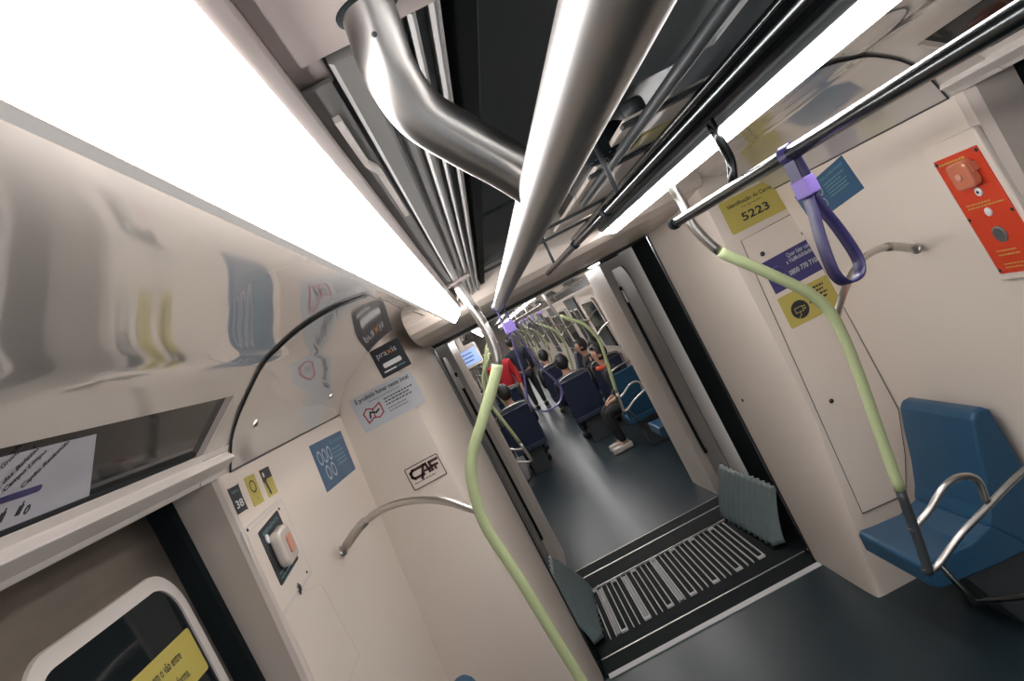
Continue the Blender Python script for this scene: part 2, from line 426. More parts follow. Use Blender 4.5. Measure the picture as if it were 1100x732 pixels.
# end cabinets beside the gangway, faceted corner rounding
def cabinet(side, mirror=None, label=''):
    cx = .375; sx = 1 if side > 0 else -1
    def X(x): return x if sx > 0 else 2*cx-x
    def Y(y): return y if mirror is None else mirror-y
    rows = []
    for z in (.24, .02, -.3, -.7, -1.05, -1.3, -1.6, FZ):
        k = 0 if z > -1.05 else (-1.05-z)/.85
        fx = 1.165-.115*k if mirror is None else 1.012
        ring = [(1.03, 4.0), (1.035, 3.93) if mirror is None else (1.028, 3.93), (1.04+.035*(1-k), 3.68) if mirror is None else (1.01, 3.68), (fx-.045*(1-k)-.004*k, 3.47) if mirror is None else (1.0, 3.47), (fx-.012*(1-k), 3.40) if mirror is None else (1.0, 3.40), (fx+.006, 3.375), (fx+.03, YE), (1.38, YE), (1.64, YE), (1.64, 4.0)]
        rows.append([(X(x), Y(y), z) for x, y in ring])
    bm = nb(); vv = [[bm.verts.new(p) for p in r] for r in rows]; n = len(vv[0])
    for a, b in zip(vv, vv[1:]):
        for i in range(n): bm.faces.new((a[i], a[(i+1) % n], b[(i+1) % n], b[i]))
    bm.faces.new(vv[0]); bm.faces.new(vv[-1][::-1])
    t = thing('gangway_cabinet', label, 'cabinet', (X(1.3), Y(3.7), FZ))
    o = obj('body', bm, 'cabinet', t, smooth=True)
    o.data.set_sharp_from_angle(angle=math.radians(35)) if hasattr(o.data, 'set_sharp_from_angle') else None
    return t
cabR = cabinet(1, None, 'cream end cabinet to the right of the gangway opening, beside the blue seat')
cabL = cabinet(-1, None, 'cream end cabinet to the left of the gangway opening, behind the green pole')
def groove(pts, m='ink', parent=None, r=.0028, name='seam'):
    return obj(name, tube(nb(), pts, r, 6), m, parent)
# access panel on right cabinet
def fp(px, py, y=YE-.003): return at_y(px, py, y)
apx = [(796, 259), (856.5, 226.5), (886, 287), (965, 440), (972.5, 490), (973.5, 531), (926.5, 552)]
bm = nb(); prism(bm, [fp(*p, YE) for p in apx], (0, -.004, 0))
ap = obj('access_panel', bm, 'panel', cabR)
for px, py in ((819, 273), (863, 250), (893, 431), (948, 395)):
    q = fp(px, py, YE-.004); b = lathe(nb(), q, (0,-1,0), [(.011, -.001), (.011, .003), (.008, .005), (.003, .0055)]); obj('screw', b, 'darksteel', ap, smooth=True)
pts = [fp(*p, YE-.0045) for p in apx]
groove([pts[6], pts[0], pts[1]], 'ink', ap, .0016); groove([pts[5], pts[6]], 'ink', ap, .0022); groove([pts[3], pts[4], pts[5]], 'ink', ap, .0014)
groove([fp(858, 236, YE-.003), fp(885, 290, YE-.003), fp(965, 440, YE-.003)], 'slat', cabR, .0035)
for px, py in ((798, 430),):
    q = on_plane(px, py, Vector((1.08, 3.7, 0)), Vector((-1, -.2, 0)).normalized()); obj('screw', lathe(nb(), q, (-1,-.2,0), [(.009, -.004), (.009, .004), (.004, .006)]), 'dark', cabR, smooth=True)
# hinge-line trim of the right jamb
obj('edge_trim', box(nb(), (1.022, 3.985, FZ), (1.034, 4.01, .09)), 'darksteel', cabR)
obj('edge_trim', box(nb(), (-.284, 3.985, FZ), (-.272, 4.01, .09)), 'darksteel', cabL)
# seams on the left cabinet jamb
for z in (-1.35, -1.02):
    pass

# corner cove hatches with arched seam and locks
def hatch(side, arch, locks, label):
    s = side; prof = COVE_L if s < 0 else COVE_R
    pts = [p for p in prof][::-1] if s < 0 else [p for p in prof][::-1] if False else prof[::-1]
    # arch: list of (x, y) ; y of the arch edge as a function of x
    ar = sorted(arch); xs = [a[0] for a in ar]
    def ya(x):
        if x <= xs[0]: return ar[0][1]
        if x >= xs[-1]: return ar[-1][1]
        for (a, ya_), (b, yb_) in zip(ar, ar[1:]):
            if a <= x <= b: return ya_+(yb_-ya_)*(x-a)/(b-a)
    def zc_(x):
        pp = sorted(prof)
        for (a, za), (b, zb) in zip(pp, pp[1:]):
            if a-1e-6 <= x <= b+1e-6: return za+(zb-za)*(x-a)/(b-a)
        return pp[-1][1] if x > 0 else pp[0][1]
    N = 26; lo, hi = (-.738, -.19) if s < 0 else (.91, 1.487)
    row = []
    for i in range(N+1):
        x = lo+(hi-lo)*i/N; z = zc_(x); e = .004
        dz = (zc_(min(hi, x+.01))-zc_(max(lo, x-.01)))/.02; n = Vector((dz, 0, -1)).normalized()
        row.append((Vector((x, 0, z))+n*.003, ya(x)))
    bm = nb()
    A = [bm.verts.new((p.x, y, p.z)) for p, y in row]; B = [bm.verts.new((p.x, YE-.005, p.z)) for p, y in row]
    for i in range(N): bm.faces.new((A[i], A[i+1], B[i+1], B[i]))
    t = thing('cove_hatch', label, 'hatch', (row[0][0].x, 2.6, 0))
    o = obj('cover', bm, 'cove', t, smooth=True)
    sm = smoothpath([(p.x, y, p.z-.001) for p, y in row][::2] if s < 0 else [(p.x, y, p.z-.001) for p, y in row][::2], 2)
    groove(sm, 'ink', t, .0026)
    xb, zb = (-.737, .0) if s < 0 else (1.487, .0)
    groove([(xb, ya(xb)-.0, zb), (xb, YE-.01, zb)], 'ink', t, .0032)
    groove([(xb, YE-2.0, zb+.0), (xb, ya(xb), zb)], 'ink', t, .002) if False else None
    for (x, y) in locks:
        z = zc_(x); dz = (zc_(x+.01)-zc_(x-.01))/.02; n = Vector((dz, 0, -1)).normalized()
        q = Vector((x, y, z)); l = obj('lock', lathe(nb(), q, n, [(.014, .002), (.014, .006), (.011, .008), (.011, .0075)]), 'chrome', t, smooth=False)
        obj('key_slot', lathe(nb(), q+n*.0078, n, [(.006, 0), (.006, .001)]), 'ink', l)
hatch(-1, [(-.74, 1.93), (-.712, 1.921), (-.672, 1.902), (-.609, 1.862), (-.532, 1.808), (-.418, 1.715), (-.36, 1.672), (-.284, 1.63), (-.236, 1.632), (-.182, 1.66)], [(-.677, 2.083), (-.677, 3.089)], 'glossy grey cove hatch with arched seam above the left wall')
hatch(1, [(1.49, 2.085), (1.411, 2.015), (1.327, 1.955), (1.244, 1.914), (1.102, 1.832), (1.033, 1.801), (.969, 1.78), (.91, 1.76)], [(1.42, 2.35)], 'glossy grey cove hatch with arched seam above the right wall')

# ------------------------------------------------------------------ wall fittings and stickers
# left wall: seam lines of a hatch with an emergency door handle
def wl(px, py, c=.002): q = on_plane(px, py, LEFT.o+LEFT.n*c, LEFT.n); return q
t = thing('emergency_door_release', 'emergency door release with clear domed cover, on the cream left wall', 'handle', LEFT.P(-.55, -.35))
f, w, h = LEFT.quad((255.8, 569.7), (298.8, 541.5), (343, 627.5), (291.5, 649.7))
obj('frame_plate', plate(f, rrect(w, h, .01), 0, .005), 'trim', t, bevel=.001)
obj('recess_plate', plate(f, rrect(w*.9, h*.9, .006), .005, .007), 'panel', t)
g, gw, gh = LEFT.quad((273, 571), (294.4, 553.8), (319, 603), (298.8, 627.5))
bp = obj('instruction_plate', plate(g, rrect(gw*1.05, gh, .006), .007, .009), 'ink', t)
text('EMERGÊNCIA', g, 0, gh*.40, .010, 'teal', bp, .0096, 'CENTER', width=gw*.8)
printed_lines(g, -gw*.42, -gh*.34, gw*.8, 3, .012, .003, 'teal', bp, .0096)
hx, hy = g.loc(283.5, 581)
obj('key_hole', lathe(nb(), g.P(hx, hy, .009), g.n, [(.013, 0), (.013, .003), (.008, .004)]), 'white', bp, smooth=True)
kx, ky = g.loc(296, 590)
kb = obj('cover', nb() if False else plate(g, [(kx+a, ky+b) for a, b in rrect(.105, .100, .026)], .009, .040), 'knobclear', t, bevel=.010, seg=4)
obj('button', plate(g, [(kx+.006+a, ky+b) for a, b in rrect(.040, .046, .008)], .040, .045), 'pink', kb, bevel=.002)
for px, py in ((263, 571), (297, 548), (327, 616)):
    a, b = f.loc(px, py); obj('screw', lathe(nb(), f.P(a, b, .006), f.n, [(.004, 0), (.004, .003)]), 'dark', t)
t = thing('wall_hatch', 'cream service hatch with chrome lock low on the left wall', 'hatch', LEFT.P(-.5, -.75))
hp = [wl(*p, .0) for p in ((293, 651), (345, 627), (385, 705), (371, 745), (400, 900), (330, 900))]
a0 = LEFT.loc(293, 651); a1 = LEFT.loc(344, 628); a2 = LEFT.loc(385, 705); a3 = LEFT.loc(374, 732)
poly = [(a0[0], a0[1]), (a0[0]+.0, -1.5), (a3[0]-.02, -1.5), (a3[0], a3[1]), (a2[0], a2[1]), (a1[0], a1[1])]
obj('cover', plate(LEFT, poly, 0, .003), 'panel', t)
obj('seam', stroke(LEFT, poly, .003, .003, .0036, None, True), 'trim', t)
q = wl(319.7, 633.7, .003); l = obj('lock', lathe(nb(), q, LEFT.n, [(.017, 0), (.017, .006), (.013, .008), (.012, .007)]), 'chrome', t)
obj('key_slot', lathe(nb(), q+LEFT.n*.0075, LEFT.n, [(.007, 0), (.007, .001)]), 'ink', l)
# three small stickers
t = thing('number_sticker', 'black sticker reading 38 in white, leftmost of three small stickers above the door release', 'sticker', LEFT.P(-.6, -.1))
f, w, h = LEFT.quad((246.2, 525.4), (258.2, 519.6), (263.4, 547.4), (252.4, 555.5))
obj('backing', plate(f, [(-w/2, h/2), (-w*.44, h*.46), (w*.44, h*.46), (w/2, h/2), (w*.46, 0), (w/2, -h/2), (w*.44, -h*.46), (-w*.44, -h*.46), (-w/2, -h/2), (-w*.46, 0)], 0, .001), 'ink', t)
text('38', f, 0, -h*.17, h*.27, 'white', t, .0016, 'CENTER', width=w*.66, bold=.02)
text('PORTA', f, 0, h*.27, h*.10, 'teal', t, .0016, 'CENTER', width=w*.6)
t = thing('ring_sticker', 'small yellow sticker with a black ring, middle of three above the door release', 'sticker', LEFT.P(-.5, -.1))
f, w, h = LEFT.quad((264.4, 515.8), (275.9, 509.6), (280.2, 538.8), (270.1, 544))
obj('backing', plate(f, rrect(w, h, .004), 0, .001), 'yellow', t)
obj('ring', stroke(f, [(w*.25*math.cos(k*PI/10), h*.13+h*.19*math.sin(k*PI/10)) for k in range(20)], .0035, .001, .0016, None, True), 'ink', t)
text('48', f, w*.03, -h*.30, h*.09, 'ink', t, .0016, 'CENTER')
t = thing('hammer_sticker', 'small yellow and black sticker with a hammer, rightmost of three above the door release', 'sticker', LEFT.P(-.4, -.1))
f, w, h = LEFT.quad((281, 507), (290.7, 502), (295.4, 528.2), (285.9, 534.5))
obj('backing', plate(f, rrect(w, h, .003), 0, .001), 'yellow', t)
b = plate(f, [(-w/2, h/2), (w/2, h/2), (w/2, h*.12), (-w*.1, h*.12), (-w*.22, h*.05), (-w*.1, -h*.42), (-w*.24, -h*.42), (-w*.38, h*.02), (-w/2, h*.05)], .001, .0016); obj('hammer', b, 'ink', t)
obj('drop', plate(f, rrect(w*.14, h*.14, .002), 0, .0) if False else plate(f, [(-w*.28+x, h*.3+y) for x, y in rrect(w*.14, h*.16, .002)], .0016, .002), 'white', t)
text('ABC', f, w*.2, -h*.08, h*.08, 'maroon', t, .0016, 'CENTER', width=w*.35) if False else None
# blue priority-use signs
def bluesign(fr, quad, label, k=1):
    f, w, h = fr.quad(*quad)
    t = thing('priority_sign', label, 'sign', f.o)
    obj('backing', plate(f, rrect(w, h, .004), 0, .0012), 'signblue', t)
    b = nb()
    for cx, cy in ((-.36, .17), (-.22, .17), (-.08, .17), (-.28, -.18), (-.12, -.18)):
        stroke(f, [(w*cx+w*.052*math.cos(j*PI/8), h*cy+h*.135*math.sin(j*PI/8)) for j in range(16)], .005*k, .0012, .0018, b, True)
    obj('passenger_icons', b, 'haze', t)
    text('Uso preferencial', f, w*.02, h*.36, h*.09, 'teal', t, .0018, 'LEFT', width=w*.42)
    printed_lines(f, w*.03, h*.2, w*.38, 5, h*.09, h*.03, 'teal', t, .0018)
bluesign(LEFT, ((335.9, 481.2), (368.7, 464.3), (378.6, 503), (347.4, 528.8)), 'blue priority sign with pale ring figures on the left wall', 1.5)
bluesign(RIGHT, ((848, 205.5), (909, 176), (934.5, 209.5), (871, 233.5)), 'blue priority sign on the right wall, partly behind the hanging purple strap')
# right wall: red emergency panel
f, w, h = RIGHT.quad((1016.4, 169.2), (1061.5, 148.7), (1124, 275), (1079.2, 297.6))
t = thing('emergency_call_point', 'red emergency panel in a raised cream frame on the right wall', 'alarm', f.P(0, -h/2))
obj('frame', plate(f, [(p[0], p[1]+.012) for p in rrect(w+.045, h+.075, .012)], 0, .022), 'panel', t, bevel=.006)
rp = obj('plate', plate(f, rrect(w, h, .006), .022, .025), 'red', t)
a, b = f.loc(1048, 180)
kb = obj('cover', plate(f, [(a+x, b+y) for x, y in rrect(.088, .086, .018)], .025, .058), 'knob', t, bevel=.009, seg=4)
obj('button', lathe(nb(), f.P(a, b, .058), f.n, [(.012, 0), (.012, .004), (.008, .006)]), 'pink', kb, smooth=True)
obj('hinge', plate(f, [(a+.044+x, b+.012+y) for x, y in rrect(.012, .03, .003)], .025, .045), 'knob', kb)
a, b = f.loc(1059.5, 201); obj('key_switch', lathe(nb(), f.P(a, b, .025), f.n, [(.014, 0), (.014, .004), (.010, .005)]), 'white', t, smooth=True)
obj('key_hole', lathe(nb(), f.P(a, b, .0305), f.n, [(.005, 0), (.005, .001)]), 'ink', t)
a, b = f.loc(1070, 222.5); obj('indicator', lathe(nb(), f.P(a, b, .025), f.n, [(.014, 0), (.014, .004), (.010, .005)]), 'white', t, smooth=True)
a, b = f.loc(1082.5, 246.5); lk = obj('lock', lathe(nb(), f.P(a, b, .025), f.n, [(.027, 0), (.027, .004), (.024, .006)], 28), 'slat', t, smooth=False)
b_ = nb()
for i in range(-3, 4): plate(f, rect(a+i*.006, b, .0016, 2*math.sqrt(max(0, .022**2-(i*.006)**2))), .0295, .0315, b_)
obj('speaker_slots', b_, 'ink', lk)
printed_lines(f, -w*.42, h*.455, w*.84, 1, .01, .006, 'yellow', t, .0256); 
a, b = f.loc(1065, 212); printed_lines(f, -w*.36, b, w*.78, 2, .011, .004, 'yellow', t, .0256)
a, b = f.loc(1088, 264); printed_lines(f, -w*.3, b, w*.55, 2, .014, .004, 'yellow', t, .0256)
printed_lines(f, -w*.3, b-.045, w*.7, 2, .012, .003, 'yellow', t, .0256)
for sx_, sy_ in ((-.46, .47), (.46, .47), (-.46, -.02), (.46, -.02), (-.46, -.47), (.46, -.47)):
    obj('screw', lathe(nb(), f.P(sx_*w, sy_*h, .025), f.n, [(.006, 0), (.006, .002), (.003, .003)]), 'ink' if sy_ else 'white', t, smooth=True)
q = on_plane(1054, 416, RIGHT.o, RIGHT.n)
t = tag(obj('wall_bolt', lathe(nb(), q, RIGHT.n, [(.016, -.004), (.016, .004), (.011, .008), (.005, .009)]), 'darksteel', smooth=True), 'dark steel bolt head in the right wall above the blue seat', 'bolt')
# front-face stickers, right cabinet
f, w, h = FRONT.quad((769.6, 219.7), (831.7, 189.6), (844.7, 222.7), (789, 254)); f.o.y = YE-.001
t = thing('car_number_sign', 'yellow carriage sign reading 5223, at the top of the right end cabinet', 'sign', f.o)
obj('backing', plate(f, rrect(w, h, .012), 0, .0015), 'yellow', t)
text('Identificação do Carro', f, 0, h*.27, h*.11, 'ink', t, .002, 'CENTER', width=w*.78, bold=.02)
text('Carriage number', f, 0, h*.12, h*.06, 'ink', t, .002, 'CENTER', width=w*.36)
text('5223', f, 0, -h*.17, h*.23, 'ink', t, .002, 'CENTER', width=w*.48, bold=.02)
f, w, h = FRONT.quad((816.7, 284), (870, 254.8), (886.4, 286), (833, 318)); f.o.y = YE-.0045
t = thing('helpline_sign', 'purple telephone helpline sign on the right end cabinet door', 'sign', f.o)
obj('backing', plate(f, rrect(w, h, .004), 0, .0012), 'signpurple', t)
text('Quer falar com', f, w*.44, h*.34, h*.13, 'haze', t, .0018, 'RIGHT', width=w*.46, bold=.01)
text('a ViaMobilidade?', f, w*.44, h*.17, h*.13, 'haze', t, .0018, 'RIGHT', width=w*.52, bold=.01)
text('0800 770 7106', f, w*.46, -h*.16, h*.15, 'haze', t, .0018, 'RIGHT', width=w*.58, bold=.02)
b = stroke(f, [(-w*.3+w*.13*math.cos(k*PI/10), h*.02+h*.2*math.sin(k*PI/10)) for k in range(20)], .006, .0012, .0018, None, True)
stroke(f, [(-w*.3+w*.05*math.cos(k*PI/6), -h*.02+h*.09*math.sin(k*PI/6)) for k in range(12)], .005, .0012, .0018, b, True)
obj('headset_icon', b, 'lilac', t)
f, w, h = FRONT.quad((835.6, 322), (889.7, 292.5), (904.4, 324.4), (850, 356)); f.o.y = YE-.0045
t = thing('camera_notice', 'yellow camera surveillance notice below the purple sign', 'sign', f.o)
obj('backing', plate(f, rrect(w, h, .008), 0, .0012), 'yellow', t)
dc = obj('disc', plate(f, [(-w*.22+.043*math.cos(k*PI/16), -h*.08+.043*math.sin(k*PI/16)) for k in range(32)], .0012, .0016), 'ink', t)
cx, cy = -w*.22, -h*.08
b = stroke(f, [(cx-.024, cy+.012), (cx+.014, cy+.012), (cx+.014, cy-.010), (cx-.024, cy-.010)], .003, .0016, .002, None, True)
stroke(f, [(cx+.014, cy+.006), (cx+.026, cy+.010), (cx+.026, cy-.006), (cx+.014, cy-.004)], .003, .0016, .002, b)
stroke(f, [(cx-.004, cy-.010), (cx-.006, cy-.026), (cx-.018, cy-.034)], .003, .0016, .002, b)
obj('camera_icon', b, 'yellow', dc)
printed_lines(f, -w*.02, h*.32, w*.46, 4, h*.12, h*.06, 'ink', t, .0018)
# front-face stickers, left cabinet
f, w, h = FRONT.quad((433, 505), (469, 487), (481, 509), (446, 528)); f.o.y = YE-.001
t = thing('maker_plate', 'small framed maker plate with bold lettering on the left end cabinet', 'sign', f.o)
obj('backing', plate(f, rrect(w, h, .005), 0, .001), 'cabinet', t)
obj('border', stroke(f, rrect(w*.97, h*.95, .006, 3), .004, .001, .0016, None, True), 'maroon', t)
b = nb(); lw = h*.115
stroke(f, [(-w*.04, h*.30), (-w*.30, h*.30), (-w*.38, h*.22), (-w*.38, h*.04), (-w*.32, -h*.04), (-w*.06, -h*.04)], lw, .001, .0018, b)
stroke(f, [(-w*.14, -h*.15), (w*.02, h*.31), (w*.09, h*.31), (w*.12, -h*.04)], lw, .001, .0018, b)
stroke(f, [(-w*.02, h*.07), (w*.14, h*.07)], lw*.8, .001, .0018, b)
stroke(f, [(w*.20, -h*.04), (w*.20, h*.30), (w*.42, h*.30)], lw, .001, .0018, b)
stroke(f, [(w*.20, h*.10), (w*.38, h*.10)], lw*.9, .001, .0018, b)
stroke(f, [(w*.30, h*.10), (w*.30, -h*.04)], lw*.9, .001, .0018, b)
obj('logo', b, 'maroon', t)
printed_lines(f, -w*.40, -h*.24, w*.8, 1, .01, h*.035, 'maroon', t, .0016)
f, w, h = FRONT.quad((376, 430), (438, 398), (461, 431), (391, 466)); f.o.y = YE-.001
t = thing('no_smoking_notice', 'pale bluish no-smoking notice with a red logo on the left end cabinet', 'sign', f.o)
obj('backing', plate(f, rrect(w, h, .004), 0, .0008), 'haze', t)
text('É proibido fumar neste local', f, 0, h*.36, h*.12, 'ink', t, .0014, 'CENTER', width=w*.86, bold=.02)
text('Smoking is prohibited here', f, 0, h*.22, h*.06, 'signblue', t, .0014, 'CENTER', width=w*.5)
printed_lines(f, -w*.04, h*.10, w*.48, 3, h*.085, h*.032, 'ink', t, .0014)
printed_lines(f, -w*.04, -h*.18, w*.36, 2, h*.085, h*.03, 'slat', t, .0014)
b = stroke(f, [(-w*.38, -h*.30), (-w*.40, -h*.02), (-w*.33, h*.08), (-w*.24, h*.0), (-w*.12, h*.08), (-w*.12, -h*.20), (-w*.20, -h*.28), (-w*.28, -h*.22)], .006, .0008, .0014, None, True)
stroke(f, [(-w*.25, h*.0), (-w*.26, -h*.22)], .006, .0008, .0014, b)
obj('red_logo', b, 'logored', t)
obj('logo_mark', stroke(f, [(-w*.33, -h*.18), (-w*.30, -h*.05), (-w*.22, -h*.12), (-w*.17, -h*.08)], .008, .0014, .0018), 'ink', t)
f, w, h = FRONT.quad((397.5, 379), (427, 361.5), (441.5, 391), (411.5, 408)); f.o.y = YE-.001
t = thing('advert_sticker', 'dark advert sticker with white lettering above the no-smoking notice', 'sticker', f.o)
obj('backing', plate(f, rrect(w, h, .004), 0, .0012), 'ink', t)
text('pra', f, -w*.02, h*.24, h*.2, 'haze', t, .0018, 'RIGHT', width=w*.34)
text('x', f, w*.07, h*.24, h*.22, 'orange', t, .0018, 'CENTER', width=w*.16)
text('is', f, w*.15, h*.24, h*.2, 'haze', t, .0018, 'LEFT', width=w*.14)
obj('white_bar', plate(f, rrect(w*.6, h*.15, h*.05), .0012, .0018) if False else plate(f, [(x, y-h*.14) for x, y in rrect(w*.62, h*.16, h*.05)], .0012, .0018), 'white', t)
obj('white_line', plate(f, rect(-w*.16, -h*.34, w*.42, h*.05), .0012, .0018), 'white', t)
printed_lines(f, w*.1, -h*.34, w*.3, 1, .01, h*.03, 'teal', t, .0018)

# ------------------------------------------------------------------ ceiling lights
def light(inner, outer, y0, y1, label, name='ceiling_light', it='beam'):
    ix, iz = inner; ox, oz = outer; s = 1 if ox > ix else -1
    t = thing(name, label, 'ceiling light', ((ix+ox)/2, (y0+y1)/2, max(iz, oz)), 'ceiling strip lights')
    d = Vector((ox-ix, oz-iz)).normalized(); n = Vector((-d.y, d.x))
    if n.y > 0: n = -n
    bm = nb(); nseg = 3
    pr = []
    for k in range(7):
        u = k/6; p = Vector((ix, iz)).lerp(Vector((ox, oz)), u)+n*(.004*math.sin(u*PI)); pr.append((p.x, p.y))
    extrude_y(bm, pr, y0, y1, .003 if s > 0 else -.003)
    obj('diffuser', bm, 'diffuser', t, smooth=False)
    obj('inner_trim', extrude_y(nb(), [(ix, iz-.003), (ix-s*.009, iz+.012), (ix-s*.009, iz+.04), (ix, iz+.02)], y0, y1, closed=True), it, t)
    obj('outer_trim', extrude_y(nb(), [(ox, oz-.003), (ox+s*.009, oz+.0), (ox+s*.011, oz+.008), (ox, oz+.01)], y0, y1, closed=True), 'flank', t)
    obj('cove_glow', extrude_y(nb(), [(ox+s*.010, oz+.0085), (ox+s*.020, oz+.05), (ox, oz+.05), (ox, oz+.0105)], y0, y1, closed=True), 'coveglow', t)  # glowing strip added out of view behind the outer trim to light the cove
    return t
light((-.0424, .17), (-.0914, .128), YB, YE-.03, 'long glowing strip light on the left of the ceiling')
light((.685, .181), (.740, .156), YB, YE-.03, 'long glowing strip light on the right of the ceiling', it='dark')

# ------------------------------------------------------------------ centre ceiling hardware
t = thing('ceiling_beam', 'pale painted cross beam holding the bent tube arm', 'beam', (.02, .2, .2))
obj('beam_plate', box(nb(), (-.034, -.1, .200), (.088, .465, .212)), 'beam', t, bevel=.002)
obj('beam_rib', box(nb(), (-.034, -.1, .197), (.088, .36, .203)), 'beam', t, bevel=.002)
obj('beam_step', box(nb(), (-.036, .46, .206), (-.010, .52, .216)), 'beam', t, bevel=.002)
tag(obj('air_slat', extrude_y(nb(), [(-.034,.203),(-.034,.199),(-.012,.199),(-.012,.203)], .50, 2.30, closed=True), 'slat', bevel=.001), 'grey ceiling slat nearest the left strip light', 'slat', 'ceiling slats')
for i, (x0, x1, z, y0, y1, w_) in enumerate(((-.008, .013, .198, .47, 2.30, 'second grey ceiling slat from the left strip light'), (.018, .030, .205, .47, 3.3, 'third ceiling slat from the left strip light'), (.034, .044, .202, .47, 3.3, 'fourth ceiling slat from the left strip light'), (.050, .056, .204, .47, 3.3, 'thin ceiling slat just left of the thick dark conduit'), (.066, .074, .206, .47, 3.3, 'thin ceiling slat touching the thick dark conduit'))):
    pr = [(x0, z+.012), (x0, z), (x0+.003, z-.002), (x1-.003, z-.002), (x1, z), (x1, z+.012)]
    tag(obj('air_slat', extrude_y(nb(), pr, y0, y1, closed=True), 'slat'), w_, 'slat', 'ceiling slats')
tag(obj('slat_bracket', box(nb(), (-.034, 2.22, .188), (.045, 2.30, .197)), 'beam', bevel=.002), 'pale bracket crossing the ceiling slats near the far end', 'bracket')
tag(obj('slat_bracket', prism(nb(), [(-.026, .56, .2), (-.020, .56, .2), (-.020, .70, .2), (-.014, .73, .2), (-.014, 1.0, .2), (-.020, 1.0, .2), (-.020, .74, .2), (-.026, .70, .2)], (0, 0, -.006)), 'trim'), 'thin cranked pale strip lying along the first ceiling slat', 'bracket')
tag(obj('ceiling_duct', extrude_y(nb(), [(.090,.26),(.090,.222),(.110,.222),(.110,.26)], -.3, 3.3, closed=True), 'black', bevel=.002), 'thick dark conduit running along the ceiling left of the main tube', 'duct')
struct('trim_15', box(nb(), (.118, -.4, .285), (.36, .52, .30)), 'recess', bevel=.002)
struct('trim_16', box(nb(), (.118, .53, .285), (.36, 1.9, .30)), 'recess', bevel=.002)
struct('trim_17', box(nb(), (.42, .2, .285), (.62, 1.35, .30)), 'recess', bevel=.002)
struct('trim_18', box(nb(), (.42, 1.40, .236), (.655, 2.15, .248)), 'panel', bevel=.002)
struct('trim_19', box(nb(), (.42, 2.17, .238), (.655, 2.85, .25)), 'panel', bevel=.002)
struct('trim_20', box(nb(), (.12, 1.95, .285), (.36, 3.30, .297)), 'recess', bevel=.002)
for i, (x, z, r, y0, y1, lab, m) in enumerate((
    (.440, .222, .011, .2, 2.2, 'dark conduit between the main tube and the thin centre rail', 'dark'),
    (.545, .213, .008, -.2, 3.3, 'dark conduit just left of the right strip light', 'darksteel'),
    (.625, .205, .008, -.2, 3.3, 'dark conduit nearest the right strip light', 'black'),
    (.60, .197, .003, -.2, 3.3, 'thin bright cable between the two dark conduits on the right', 'steel'))):
    tag(obj('ceiling_conduit', tube(nb(), [(x, y0, z), (x, y1, z)], r, 12), m, smooth=True), lab, 'conduit', 'ceiling conduits')
for y, x0, x1, lab in ((1.35, .40, .66, 'cross strap over the conduits where the dark ceiling panel ends'), (1.78, .40, .66, 'cross strap over the conduits beside the pale ceiling panel'), (2.45, .10, .66, 'cross strap over the conduits in the middle distance'), (2.85, .10, .66, 'cross strap over the conduits nearest the far bulkhead')):
    o = obj('conduit_strap', box(nb(), (x0, y, .225), (x1, y+.025, .234)), 'dark', bevel=.002); tag(o, lab, 'strap', 'conduit straps')
# perforated speaker and junction boxes
t = thing('ceiling_speaker', 'black perforated round speaker hanging under the ceiling between the tubes', 'speaker', (.44, 1.62, .30))
obj('housing', lathe(nb(), (.425, 1.62, .29), (0,0,-1), [(.045, 0), (.060, .01), (.064, .03), (.060, .05), (.045, .062), (.02, .067)], 28), 'black', t, smooth=True)
b = nb()
for k, (rr, hh) in enumerate(((.02, .0675), (.035, .0655), (.05, .059))):
    for j in range(6+6*k):
        a = 2*PI*j/(6+6*k); lathe(b, (.425+rr*math.cos(a), 1.62+rr*math.sin(a), .29-hh), (0,0,-1), [(.0032, 0), (.0032, .0012)], 6)
obj('perforation', b, 'recess', t)
obj('plug', lathe(nb(), (.468, 1.46, .285), (0,0,-1), [(.02, 0), (.024, .006), (.024, .03), (.016, .034)], 16), 'dark', t, smooth=True)
obj('cable', tube(nb(), smoothpath([(.468, 1.46, .26), (.50, 1.50, .245), (.49, 1.60, .25), (.46, 1.66, .26)], 5), .006, 8), 'black', t, smooth=True)
for i, (x, y, sx, sy, m, lab) in enumerate(((.30, 2.6, .12, .18, 'dark', 'dark junction box beside the far end of the main tube'), (.47, 2.75, .07, .22, 'gangway', 'grey junction box among the cross straps near the bulkhead'), (.50, 3.08, .04, .12, 'trim', 'small pale connector block near the bulkhead'), (.42, 3.10, .035, .14, 'trim', 'second small pale connector block near the bulkhead'), (.33, 3.05, .03, .10, 'red', 'small reddish connector block near the bulkhead'))):
    t = thing('junction_box', lab, 'box', (x, y, .29)); obj('case', box(nb(), (x-sx/2, y-sy/2, .245), (x+sx/2, y+sy/2, .341)), m, t, bevel=.004)
    obj('lid', box(nb(), (x-sx*.42, y-sy*.44, .240), (x+sx*.42, y+sy*.44, .2449)), m, t, bevel=.001)
tag(obj('instruction_label', box(nb(), (.50, 1.60, .233), (.60, 1.72, .2362)), 'yellow'), 'yellow label on the pale ceiling panel by the right conduits', 'label')

